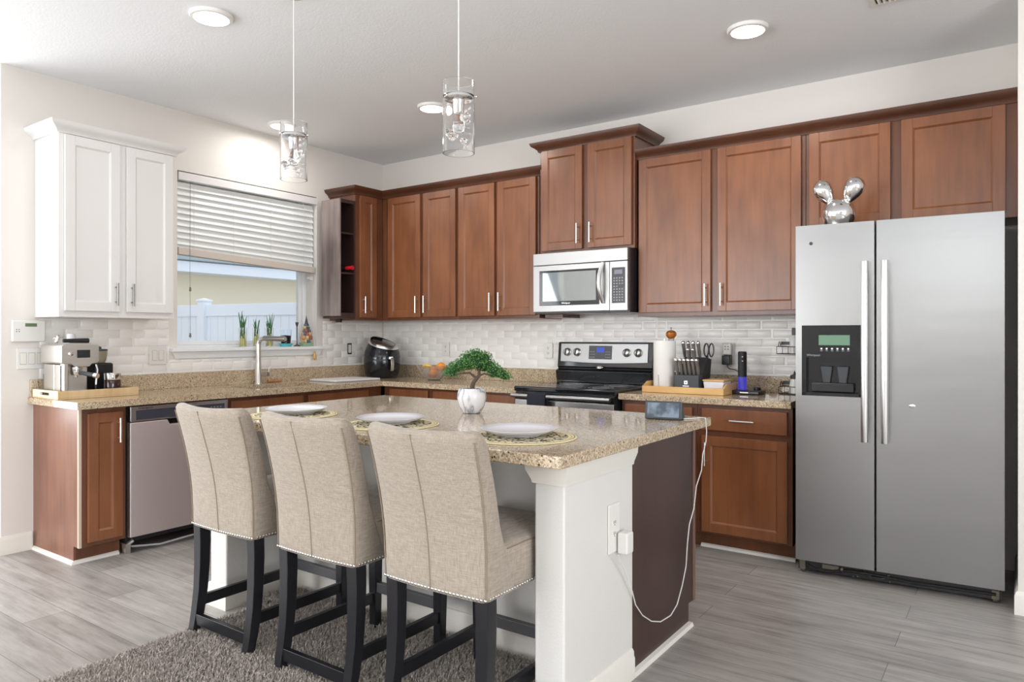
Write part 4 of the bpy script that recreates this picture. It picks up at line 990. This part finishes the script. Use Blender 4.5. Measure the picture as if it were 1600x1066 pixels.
m = MB(); pts = [(fb[0]-.105, fb[1]-.02, CT+.088), (fb[0]-.085, fb[1]-.03, CT+.11), (fb[0]-.05, fb[1]-.03, CT+.118), (fb[0]-.01, fb[1]-.02, CT+.108)]
bt = thing('banana', 'yellow banana at the left of the fruit bowl', 'banana', pts[1])
m.tube([pts[0], pts[1], pts[2], pts[3]], [.009, .017, .017, .008], 8); m.build('fruit_body', M_yellow, bt)
m = MB(); m.tube([pts[0], (pts[0][0]-.006, pts[0][1], pts[0][2]-.014)], [.006, .005], 6); m.build('stem', M_blackm, bt)

# ------------------------------------------------------------------ bonsai
bo = thing('bonsai_plant', 'small green bonsai in a marbled white pot on the island', 'potted plant', (2.715, -2.085, CT))
bx, by = 2.715, -2.085
m = MB(); m.lathe([(0, .0), (.042, .0), (.046, .004), (.062, .035), (.070, .07), (.068, .095), (.060, .115), (.056, .117), (.055, .112), (.058, .1), (0, .1)], 40, (bx, by, CT+.001)); m.build('pot', M_marble, bo, angle=60)
m = MB(); rr = random.Random(4)
for k in range(60):
    a = rr.uniform(0, 6.28); q = .05*math.sqrt(rr.random()); m.ball((bx+q*math.cos(a), by+q*math.sin(a), CT+.104+rr.uniform(0, .008)), rr.uniform(.003, .008), 6, 5)
m.build('moss_and_gravel', mat('gravel_brown', sr(110, 96, 80), .9), bo)
rx, ry = .817, .577   # the tree spreads along the room diagonal
def BP(a, b, z): return (bx+rx*a-ry*b, by+ry*a+rx*b, CT+z)
m = MB(); m.tube([BP(.004, 0, .10), BP(.002, 0, .125), BP(.008, 0, .145), BP(.024, 0, .165), BP(.036, 0, .178), BP(.034, .0, .20), BP(.02, 0, .225)], [.0135, .0115, .010, .0095, .0085, .007, .004], 10)
m.tube([BP(.034, 0, .178), BP(.06, -.01, .187), BP(.10, -.01, .18), BP(.14, 0, .165)], [.006, .005, .004, .002], 8)
m.tube([BP(.022, 0, .165), BP(-.01, .01, .19), BP(-.05, 0, .188), BP(-.08, 0, .18)], [.006, .005, .0035, .002], 8)
m.tube([BP(.034, 0, .20), BP(.045, .02, .23), BP(.03, .02, .255)], [.005, .004, .002], 8)
m.build('trunk', M_bark, bo)
clumps = [(-.100, 0, .192, .040, .028), (-.075, .01, .215, .042, .030), (-.045, -.01, .232, .046, .032), (-.015, 0, .262, .042, .030), (.02, .01, .275, .044, .030), (.055, 0, .262, .044, .032), (.03, -.02, .235, .046, .030), (.08, .0, .228, .042, .028), (.105, -.01, .205, .044, .028), (.135, 0, .188, .040, .026), (.16, 0, .172, .030, .020), (.06, .02, .215, .045, .026), (-.02, .02, .225, .05, .03), (.10, -.01, .178, .02, .012), (0, -.02, .245, .045, .03)]
m = MB(); vs = []; fs = []
for (a, b, z, r, h) in clumps:
    for k in range(int(260*(r/.045)**2)):
        th_ = rr.uniform(0, 6.28); ph = math.acos(rr.uniform(-.8, 1)); q = r*rr.uniform(.75, 1.08)
        c = Vector(BP(a+q*math.sin(ph)*math.cos(th_), b+q*math.sin(ph)*math.sin(th_), z+h*math.cos(ph)*q/r))
        d1 = Vector((rr.uniform(-1, 1), rr.uniform(-1, 1), rr.uniform(-.3, 1))).normalized(); d2 = d1.cross(Vector((rr.uniform(-1, 1), rr.uniform(-1, 1), rr.uniform(-1, 1)))).normalized()
        L_, W_ = rr.uniform(.006, .0105), rr.uniform(.0024, .004); i = len(vs)
        nrm = d1.cross(d2)
        vs += [tuple(c), tuple(c+d1*L_*.5+d2*W_+nrm*.001), tuple(c+d1*L_), tuple(c+d1*L_*.5-d2*W_+nrm*.001)]; fs.append((i, i+1, i+2, i+3))
m.add(vs, fs); m.build('foliage', M_leaf, bo, smooth=False, fix=False)
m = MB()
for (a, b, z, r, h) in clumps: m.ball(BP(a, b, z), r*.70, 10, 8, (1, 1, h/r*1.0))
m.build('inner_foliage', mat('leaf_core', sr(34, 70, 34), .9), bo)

# ------------------------------------------------------------------ place settings
M_mat = mat('woven_placemat', sr(222, 212, 186), .85)
def matnodes():
    N, L, B = nodes(M_mat); v = coords(M_mat); g = N.new('ShaderNodeTexGradient'); g.gradient_type = 'SPHERICAL'
    mp = coords(M_mat, (5, 5, 5)); L.new(mp, g.inputs['Vector'])     # 1 at centre -> 0 at r=.2
    vo = N.new('ShaderNodeTexVoronoi'); vo.feature = 'F1'; vo.inputs['Scale'].default_value = 42; L.new(v, vo.inputs['Vector'])
    pat = ramp(M_mat, vo.outputs['Distance'], [(.40, sr(226, 214, 180)), (.46, sr(40, 38, 30)), (.62, sr(40, 38, 30)), (.70, sr(220, 206, 168))])
    ringm = ramp(M_mat, g.outputs['Fac'], [(0, sr(228, 214, 172)), (.035, sr(90, 82, 60)), (.05, sr(228, 214, 172)), (.09, sr(60, 56, 44)), (.10, sr(228, 214, 172)), (.16, sr(70, 62, 46)), (.17, sr(226, 212, 172))], 'CONSTANT')
    sel = ramp(M_mat, g.outputs['Fac'], [(.17, (0, 0, 0)), (.175, (1, 1, 1))], 'CONSTANT')
    L.new(mix(M_mat, sel, ringm, pat), B.inputs['Base Color']); bump(M_mat, noise(M_mat, v, 300, 2), .4, .001)
matnodes()
def placemat(loc, label):
    m = MB(); m.lathe([(0, 0), (.198, 0), (.2, .0015), (.198, .004), (.190, .0046), (.182, .004), (.174, .0046), (.166, .004), (0, .0036)], 64)
    o = m.build('placemat', M_mat); o.location = loc; tag(o, label, 'placemat', 'round woven placemats'); return o
def plate_(loc, label):
    m = MB(); m.lathe([(0, .002), (.075, .002), (.078, 0), (.083, .0), (.084, .003), (.12, .012), (.140, .0235), (.1415, .0255), (.139, .0265), (.118, .017), (.085, .0085), (0, .0075)], 64)
    o = m.build('dinner_plate', M_ceramic, angle=70); o.location = loc; tag(o, label, 'plate', 'white dinner plates'); return o
pm = placemat((3.375, -2.625, CT+.0005), 'round black and cream placemat under the right plate, nearest the island corner'); dpz = plate_((3.345, -2.60, CT+.0052), 'white dinner plate on the island nearest the white end wall')
for (x, y), (px_, py_), l1, l2 in (((2.725, -2.635), (2.70, -2.61), 'round black and cream placemat under the middle plate', 'white dinner plate in the middle of the three'), ((2.10, -2.64), (2.075, -2.60), 'round black and cream placemat under the left plate', 'white dinner plate farthest left on the island')):
    c = pm.copy(); COL.objects.link(c); c.location = (x, y, CT+.0005); c['label'] = l1
    c = dpz.copy(); COL.objects.link(c); c.location = (px_, py_, CT+.0052); c['label'] = l2

# ------------------------------------------------------------------ smart display and charger
sd = thing('smart_display', 'small dark grey smart display at the far corner of the island', 'smart display', (3.57, -1.80, CT+.001), R(10))
m = MB(); m.prism([(-.025, 0), (.05, 0), (.045, .02), (.0, .078), (-.012, .080)], 'x', -.082, .082); m.build('housing', M_dgrey, sd, local=True, bev=.008, seg=3)
m = MB(); m.hexa([(-.070, -.0262, .010), (.070, -.0262, .010), (.070, -.0242, .010), (-.070, -.0242, .010)], [(-.070, -.0155, .072), (.070, -.0155, .072), (.070, -.0135, .072), (-.070, -.0135, .072)]); m.build('screen', M_screen, sd, local=True, bev=.001)
ch = thing('charger_plug', 'white square charger block plugged into the island outlet', 'charger', (3.668, -2.428, .51))
m = MB(); m.box(3.6705, 3.712, -2.455, -2.400, .50, .578); m.build('charger_body', M_plastic, ch, bev=.008)
cable = [(3.7, -2.502, 0.513), (3.69, -2.436, 0.444), (3.68, -2.348, 0.336), (3.672, -2.304, 0.273), (3.672, -2.242, 0.213), (3.672, -2.16, 0.164), (3.676, -2.083, 0.138), (3.68, -1.99, 0.134), (3.684, -1.932, 0.162), (3.688, -1.886, 0.23), (3.692, -1.854, 0.303), (3.697, -1.852, 0.398), (3.701, -1.84, 0.478), (3.705, -1.799, 0.538), (3.709, -1.78, 0.632), (3.713, -1.729, 0.694), (3.717, -1.724, 0.763), (3.717, -1.685, 0.815), (3.717, -1.677, 0.859), (3.713, -1.682, 0.9185), (3.69, -1.692, 0.9175), (3.65, -1.765, 0.9175), (3.61, -1.775, 0.92)]
tag(MB().tube(cable, .0023, 8).build('charging_cable', M_plastic), 'thin white charging cable hanging down the side of the island', 'cable')

# ------------------------------------------------------------------ bamboo tray group right of the stove
bty = thing('bamboo_tray', 'bamboo tray holding knife block and paper towels beside the stove', 'tray', (3.10, -.33, CT))
X0, X1, Y0, Y1 = 2.835, 3.375, -.45, -.16
MB().box(X0+.012, X1-.012, Y0+.010, Y1-.010, CT+.0005, CT+.012).build('tray_base', M_bamboo, bty)
for (ya, yb) in ((Y0, Y0+.012), (Y1-.012, Y1)): MB().box(X0, X1, ya, yb, CT+.001, CT+.042).build('long_side', M_bamboo, bty, bev=.002)
for xa, s in ((X0, 1), (X1, -1)):
    m = MB(); a, b = xa, xa+s*.012
    m.prism([(Y0+.012, CT+.001), (Y1-.012, CT+.001), (Y1-.012, CT+.042), (Y1-.07, CT+.068), (Y0+.07, CT+.068), (Y0+.012, CT+.042)], 'x', min(a, b), max(a, b)); m.build('handle_end', M_bamboo, bty, bev=.002)
TZ = CT+.0125
pr_ = (2.937, -.32)
pt = thing('paper_towel_holder', 'wire paper towel holder with full white roll on the bamboo tray', 'paper towels', (pr_[0], pr_[1], TZ))
m = MB(); m.lathe([(0, 0), (.07, 0), (.07, .006), (0, .006)], 32, (pr_[0], pr_[1], TZ)); m.tube([(pr_[0], pr_[1], TZ), (pr_[0], pr_[1], TZ+.335)], .004, 8)
m.tube([(pr_[0]-.058, pr_[1]-.045, TZ), (pr_[0]-.058, pr_[1]-.045, TZ+.10), (pr_[0]-.01, pr_[1]-.075, TZ+.10), (pr_[0]-.01, pr_[1]-.075, TZ+.004)], .002, 6); m.build('wire_frame', M_nickel, pt)
m = MB(); n = 48
m.lathe([(.02, .008), (.071, .008), (.0725, .012), (.0725, .318), (.071, .322), (.02, .322), (.02, .008)], 48, (pr_[0], pr_[1], TZ), cap=False); m.build('towel_roll', M_paper, pt, angle=60)
m = MB(); m.tube([(pr_[0]+.074, pr_[1]+.0, TZ+.12), (pr_[0]+.090, pr_[1], TZ+.12)], [.008, .004], 10); m.build('side_knob', M_chrome, pt)
pg = (2.935, -.205)
pm_ = thing('pepper_mill', 'acrylic pepper mill with round wooden top behind the paper towels', 'pepper mill', (pg[0], pg[1], TZ))
m = MB(); m.lathe([(0, 0), (.026, 0), (.026, .02), (.020, .03), (.020, .33), (.022, .335), (0, .335)], 24, (pg[0], pg[1], TZ)); m.build('clear_body', mat('mill_acrylic', (.8, .8, .8), .05, 0, Transmission_Weight=.7), pm_)
m = MB(); m.lathe([(0, .335), (.018, .336), (.026, .342), (.036, .358), (.036, .372), (.026, .386), (.010, .392), (0, .392)], 28, (pg[0], pg[1], TZ)); m.build('wooden_top', wood('mill_wood', sr(160, 90, 30), sr(200, 120, 50), rough=.2), pm_)
m = MB(); m.lathe([(.004, .39), (.005, .402), (.007, .408), (0, .412)], 12, (pg[0], pg[1], TZ)); m.build('finial', M_chrome, pm_)

kb = thing('knife_block', 'black knife block with a white square emblem on the bamboo tray', 'knife block', (3.12, -.34, TZ))
kx0, kx1 = 3.045, 3.205
m = MB(); m.box(kx0, kx1, -.415, -.345, TZ, TZ+.105); m.build('front_block', M_dgrey, kb, bev=.003)
m = MB(); m.prism([(-.344, TZ), (-.22, TZ), (-.175, TZ+.20), (-.245, TZ+.215), (-.344, TZ+.11)], 'x', kx0, kx1-.002); m.build('rear_block', M_blackm, kb, bev=.003)
m = MB(); cx = (kx0+kx1)/2-.004; m.box(cx-.011, cx+.011, -.4160, -.4148, TZ+.047, TZ+.069); m.build('emblem', M_dot, kb)
m = MB(); m.box(cx-.004, cx+.004, -.4164, -.4158, TZ+.053, TZ+.063); m.build('emblem_mark', M_dgrey, kb)
m = MB()
for i in range(7): m.box(cx-.020+i*.006, cx-.016+i*.006, -.4158, -.4149, TZ+.033, TZ+.038)
m.build('lettering', M_dot, kb)
def knife(loc, label, grp, L=.115):
    t = thing('kitchen_knife', label, 'knife', loc, 0, grp)
    T = Matrix.Rotation(R(20), 4, 'X')
    m = MB(); m.M = T; rings = []
    for (z, w_, d_) in ((0, .0055, .008), (.01, .007, .010), (.03, .0085, .0125), (.06, .0080, .011), (.085, .0085, .0125), (L-.012, .0095, .0135)):
        rings.append([(w_*1.3*math.cos(a), d_*1.15*math.sin(a), z) for a in [2*math.pi*k/12 for k in range(12)]])
    m.loft(rings); m.build('handle', M_grey2, t, local=True)
    m = MB(); m.M = T; m.ball((0, 0, L-.010), .0135, 12, 8, (1, 1.15, 1)); m.build('end_cap', M_chrome, t, local=True)
    m = MB(); m.M = T; m.box(-.0012, .0012, -.008, .008, -.05, .006); m.build('blade', M_nickel, t, local=True)
    return t
M_grey2 = mat('knife_handle_grey', sr(128, 122, 118), .35, .3)
g1 = 'steak knives in the front row of the block'
k0 = knife((kx0+.006, -.372, TZ+.106), 'grey-handled knife, leftmost in the front row of the block', g1, .11)
names_ = ['second from left', 'third from left', 'third from right', 'second from right']
for i in range(1, 6):
    place_copy(k0, (kx0+.006+i*.0275, -.372, TZ+.106), 'grey-handled knife, '+(names_[i-1] if i < 5 else 'rightmost')+' in the front row of the block', group=g1)
g2 = 'larger knives in the upper rows of the block'
for i in range(4): place_copy(k0, (kx0+.000+i*.034, -.235, TZ+.214), 'large grey-handled knife in the top row, '+['leftmost of four', 'second from left', 'third from left', 'rightmost of four'][i], group=g2)
for i in range(2): place_copy(k0, (kx0+.052+i*.034, -.285, TZ+.172), 'grey-handled knife in the middle row, '+['left of two', 'right of two'][i], group=g2)
sc = thing('scissors', 'black-handled kitchen scissors standing in the right of the knife block', 'scissors', (kx1-.02, -.22, TZ+.2))
m = MB()
for dx in (-.012, .022):
    cx_, cz_ = kx1-.004+dx, TZ+.262
    m.tube([(cx_+.015*math.cos(a), -.235+.01*math.sin(a)*.2, cz_+.042*math.sin(a)) for a in [2*math.pi*k/20 for k in range(21)]], .0048, 8)
m.tube([(kx1-.01, -.235, TZ+.225), (kx1-.02, -.23, TZ+.17)], .008, 8); m.build('handles', M_black, sc)
MB().box(kx1-.026, kx1-.014, -.232, -.228, TZ+.11, TZ+.18).build('blades', M_nickel, sc)
bx_ = thing('lidded_container', 'white food container with wooden lid on the bamboo tray', 'container', (3.295, -.33, TZ))
m = MB(); m.hexa([(3.232, -.385, TZ), (3.350, -.385, TZ), (3.350, -.255, TZ), (3.232, -.255, TZ)], [(3.224, -.395, TZ+.068), (3.357, -.395, TZ+.068), (3.357, -.245, TZ+.068), (3.224, -.245, TZ+.068)]); m.build('tub', M_ceramic, bx_, bev=.008, seg=3)
MB().box(3.222, 3.359, -.397, -.243, TZ+.069, TZ+.080).build('lid', M_bamboo, bx_, bev=.003)

# electric opener
op = thing('electric_opener', 'black electric wine opener with glowing blue foot', 'wine opener', (3.425, -.22, CT))
m = MB(); m.prism([(3.365, -.29), (3.545, -.29), (3.545, -.15), (3.365, -.15)], 'z', CT+.0005, CT+.026); m.build('charging_base', M_black, op, bev=.008)
m = MB(); m.lathe([(.027, .108), (.027, .262), (.022, .268), (0, .268)], 28, (3.418, -.22, CT)); m.build('motor_body', M_blackm, op)
m = MB(); m.lathe([(.027, .027), (.027, .108)], 28, (3.418, -.22, CT)); m.build('lit_cylinder', M_purple, op)
m = MB(); m.ball((3.428, -.2465, CT+.235), .0055, 10, 8); m.ball((3.428, -.2465, CT+.208), .0055, 10, 8); m.build('buttons', M_chrome, op)
m = MB(); m.lathe([(.022, .026), (.022, .042), (.016, .045), (0, .045)], 20, (3.505, -.20, CT)); m.build('foil_cutter', M_black, op)
m = MB()
for i in range(7): m.box(3.425+i*.0075, 3.430+i*.0075, -.2908, -.2899, CT+.010, CT+.016)
m.build('lettering', M_dot, op)
ad = thing('socket_adapter', 'white four-hole socket adapter plugged into the back wall', 'adapter', (3.262, -.017, 1.20))
MB().box(3.232, 3.292, -.055, -.0185, 1.152, 1.232).build('adapter_body', M_plastic, ad, bev=.012, seg=3)
m = MB()
for a in (-.010, .010):
    for b in (0, .018): m.box(3.262+a-.003, 3.262+a+.003, -.0560, -.0545, 1.188+b, 1.195+b)
m.build('pin_holes', M_blackm, ad)
ba = thing('power_adapter', 'black power brick hanging below the white socket adapter', 'power adapter', (3.262, -.04, 1.09))
MB().box(3.234, 3.290, -.075, -.0185, 1.088, 1.151).build('brick_body', M_black, ba, bev=.006)
m = MB(); m.tube([(3.262, -.045, 1.09), (3.266, -.045, 1.072), (3.285, -.06, 1.062), (3.33, -.09, 1.058), (3.38, -.13, 1.04), (3.42, -.17, .98), (3.43, -.165, .93)], .0028, 8); m.build('cord', M_black, ba)

# wire baskets and bottles by the fridge
M_wire = mat('black_wire', (.015, .015, .017), .4)
def basket(loc, label):
    t = thing('wire_basket', label, 'basket', loc, 0, 'black wire baskets beside the fridge'); w_, d_, h_ = .19, .10, .062; r_ = .0022
    m = MB()
    for z in (0, h_*.72): m.tube([(0, 0, z), (0, -d_, z), (w_, -d_, z), (w_, 0, z), (0, 0, z)], r_, 6)
    for x in (.0, .035, .07, .105, .14, .175, w_): m.tube([(x, -d_, h_*.72), (x, -d_, 0), (x, 0, 0)], r_*.8, 6)
    m.tube([(0, 0, h_*.72), (0, -.025, h_+.012), (0, -.045, h_+.012), (0, -d_*.6, h_*.72)], r_, 6)
    for y in (-.03, -.065): m.tube([(0, y, 0), (w_, y, 0)], r_*.8, 6)
    m.build('wire_frame', M_wire, t, local=True); m = MB(); m.box(0, w_, -.002, 0, h_*.9, h_+.014); m.build('mounting_strip', M_wire, t, local=True); return t
b1 = basket((3.60, -.011, 1.168), 'upper black wire basket on the brick beside the fridge')
b2 = place_copy(b1, (3.615, -.024, .918), 'lower black wire basket standing on the counter beside the fridge')
def spray(loc, name, label, h, r, slim):
    t = thing(name, label, 'bottle', loc)
    if slim: m = MB(); m.lathe([(0, 0), (r, 0), (r, h*.92), (r*.8, h), (0, h)], 24); m.build('bottle_body', M_plastic, t, local=True); m = MB(); m.box(-.014, .03, -.012, .012, h, h+.045); m.build('trigger_head', M_dgrey, t, local=True, bev=.004)
    else: m = MB(); m.lathe([(0, 0), (r, 0), (r*.95, h*.4), (r*.7, h), (0, h)], 24); m.build('bottle_body', M_plastic, t, local=True); m = MB(); m.lathe([(r*.74, h), (r*.76, h+.022), (.008, h+.03), (.003, h+.05), (0, h+.05)], 20); m.build('nozzle_cap', M_dgrey, t, local=True)
spray((3.695, -.062, 1.171), 'spray_bottle', 'clear white spray bottle with dark head in the upper wire basket', .115, .028, True)
spray((3.70, -.078, .921), 'squeeze_bottle', 'white squeeze bottle with dark nozzle cap in the lower wire basket', .09, .034, False)

# ------------------------------------------------------------------ things on the window sill
SZ = 1.1925
def scallion(y, hh, nst, label, k):
    t = thing('scallion_glass', label, 'plant glass', (-.025, y, SZ)); r = .033 if k != 1 else .028; gh = .15 if k != 1 else .145
    m = MB(); m.lathe([(0, 0), (r*.82, 0), (r, gh), (r-.0022, gh), (r*.82-.002, .006), (0, .005)], 28); m.build('glass', M_glass, t, local=True)
    rr = random.Random(10+k); m1 = MB(); m2 = MB()
    for i in range(nst):
        a = rr.uniform(0, 6.28); q = r*.62*math.sqrt(rr.random()); x, yy = q*math.cos(a), q*math.sin(a); zt_ = .085+rr.uniform(-.02, .02)
        ln = rr.uniform(-.6, .6); h2 = hh*rr.uniform(.72, 1.0)
        m1.tube([(x, yy, .007), (x, yy, .04), (x*.9, yy*.9, zt_)], [.0085, .0075, .006], 8)
        m2.tube([(x*.9, yy*.9, zt_), (x+.006*ln, yy+.012*ln, zt_+(h2-zt_)*.5), (x+.012*ln, yy+.045*ln, h2)], [.0056, .0048, .001], 6)
    m1.build('white_stalks', M_scallion, t, local=True); m2.build('green_leaves', M_green, t, local=True)
scallion(-1.462, .285, 13, 'tallest scallions in a glass, leftmost on the window sill', 0)
scallion(-1.345, .235, 9, 'scallions in a narrow glass partly behind the faucet', 1)
scallion(-1.222, .275, 10, 'spreading scallions in a glass between faucet and plastic cup', 2)
sc_ = thing('saucer', 'turquoise saucer under the plastic cup on the sill', 'saucer', (-.02, -1.07, SZ)); m = MB(); m.lathe([(0, 0), (.042, 0), (.058, .026), (.055, .026), (.040, .004), (0, .004)], 32, (-.018, -1.07, SZ)); m.build('dish', M_teal, sc_)
cu = thing('plastic_cup', 'clear plastic cup of dark soil on a turquoise saucer', 'cup', (-.018, -1.07, SZ+.0045))
m = MB(); m.lathe([(0, 0), (.036, 0), (.046, .135), (.044, .135), (.034, .004), (0, .003)], 32, (-.018, -1.07, SZ+.0045)); m.build('cup_wall', mat('clear_plastic', (.95, .97, 1), .03, 0, Transmission_Weight=1.0, IOR=1.15), cu)
m = MB(); m.lathe([(0, .004), (.0335, .004), (.0405, .085), (0, .088)], 28, (-.018, -1.07, SZ+.0045)); m.build('soil', M_soil, cu)
cs = thing('candlestick', 'slim dark candlestick on the window sill', 'candlestick', (-.02, -.958, SZ)); m = MB(); m.lathe([(0, 0), (.028, 0), (.026, .008), (.008, .018), (.004, .03), (.004, .165), (.007, .170), (.012, .185), (.014, .20), (.0, .20)], 20, (-.02, -.958, SZ)); m.build('stem', mat('aged_metal', sr(96, 90, 90), .4, .7), cs)
fg = thing('temple_figurine', 'colourful pointed figurine at the right end of the window sill', 'figurine', (-.02, -.862, SZ))
m = MB(); m.box(-.05, .01, -.915, -.81, SZ, SZ+.03); m.build('green_base', mat('fig_green', sr(140, 170, 140), .6), fg, bev=.003)
m = MB(); rr = random.Random(8)
cols = [sr(196, 160, 130), sr(206, 176, 120), sr(170, 90, 90), sr(96, 110, 120)]
fm = [mat('fig_cream', cols[0], .6), mat('fig_gold', cols[1], .5), mat('fig_red', cols[2], .6), mat('fig_blue', cols[3], .6)]
for (z0_, w_) in ((.03, .052), (.058, .056), (.086, .050), (.114, .044), (.140, .034), (.164, .024)):
    for k in range(9):
        a = 6.28*k/9+rr.random(); m.cur = rr.randrange(4) if z0_ < .15 else 3; q = w_*.72
        m.ball((-.02+q*.55*math.cos(a), -.862+q*math.sin(a), SZ+z0_+.014), .0135*w_/.045, 8, 6, (1, 1, 1.3))
m.build('figures', fm, fg)
m = MB(); m.lathe([(.022, .17), (.012, .20), (.010, .215), (.005, .235), (.0, .262)], 12, (-.02, -.862, SZ)); m.build('spire', mat('fig_spire', sr(60, 74, 84), .5), fg)
tc = thing('hanging_tassel', 'small gold tassel ornament hanging in front of the sill end', 'ornament', (.05, -.835, 1.12))
m = MB(); m.tube([(.010, -.835, 1.838), (.049, -.835, 1.20), (.050, -.835, 1.155)], .0009, 5); m.build('string', M_plastic, tc)
m = MB(); m.ball((.052, -.835, 1.145), .008, 10, 8); m.lathe([(0, -.07), (.012, -.065), (.016, -.04), (.010, -.012), (0, -.008)], 12, (.052, -.835, 1.148))
for k in range(7):
    a = k*.9; m.tube([(.052+.012*math.cos(a), -.835+.012*math.sin(a), 1.10), (.052+.017*math.cos(a), -.835+.017*math.sin(a), 1.075)], [.004, .001], 6)
m.build('tassel_bead', mat('gold_tassel', sr(206, 168, 110), .5, .3), tc)

# ------------------------------------------------------------------ outside
gy = MB().box(-16, -.16, -8, 10, -.15, -.10); o = gy.build('ground', mat('outside_gravel', sr(170, 166, 158), .9), smooth=False); tag(o, kind='structure')
M_vinyl = mat('white_vinyl', sr(232, 236, 242), .5)
F0, F1 = Vector((-6.6, .97)), Vector((-.2, 2.06)); fd = (F1-F0).normalized(); fn = Vector((fd.y, -fd.x)); L = (F1-F0).length; fz = 1.735
fen = thing('vinyl_fence', 'white vinyl privacy fence outside the window', 'fence', (F0.x, F0.y, -.10), math.atan2(fd.y, fd.x))
pp = 1.585
import math as _m
tpost = (Vector((-4.96, 1.25))-F0).dot(fd)
for px_ in (tpost-2.3, tpost, tpost+2.3, tpost+4.6):
    if px_ < -.1 or px_ > L: continue
    m = MB(); m.box(px_-.064, px_+.064, -.075, .075, 0, fz+.10+.05); p_ = m.build('post', M_vinyl, fen, local=True, bev=.004)
    m = MB(); c_ = (px_, 0); m.box(px_-.078, px_+.078, -.085, .085, fz+.15, fz+.172); m.hexa([(px_-.074, -.08, fz+.172), (px_+.074, -.08, fz+.172), (px_+.074, .08, fz+.172), (px_-.074, .08, fz+.172)], [(px_-.006, -.006, fz+.20), (px_+.006, -.006, fz+.20), (px_+.006, .006, fz+.20), (px_-.006, .006, fz+.20)]); m.build('post_cap', M_vinyl, p_, local=True)
MB().box(0, L, -.028, .028, fz+.10-.17, fz+.10).build('top_rail', M_vinyl, fen, local=True, bev=.004)
MB().box(0, L, -.028, .028, .05, .17).build('bottom_rail', M_vinyl, fen, local=True, bev=.004)
m = MB(); k = 0
while k*.15 < L: m.box(k*.15+.004, k*.15+.146, -.011, .011, .10, fz-.06); k += 1
m.box(0, L, -.006, .006, .10, fz-.06)
m.build('slats', M_vinyl, fen, local=True)
hs = thing('neighbouring_house', 'yellow neighbouring house with white eave outside the window', 'house', (-6.75, 2, -.10))
MB().box(-9, -6.75, -9, 14, -.10, 2.33).build('wall', mat('yellow_stucco', sr(238, 226, 200), .8), hs, smooth=False)
m = MB(); m.prism([(-6.76, 2.33), (-6.25, 2.33), (-6.25, 2.50), (-6.76, 2.50)], 'y', -9, 14); m.build('eave', M_vinyl, hs, smooth=False)
m = MB(); m.prism([(-6.25, 2.505), (-6.2, 2.52), (-9, 3.6), (-9, 2.505)], 'y', -9, 14); m.build('roof', mat('roof_shingle', sr(150, 158, 158), .9), hs, smooth=False)
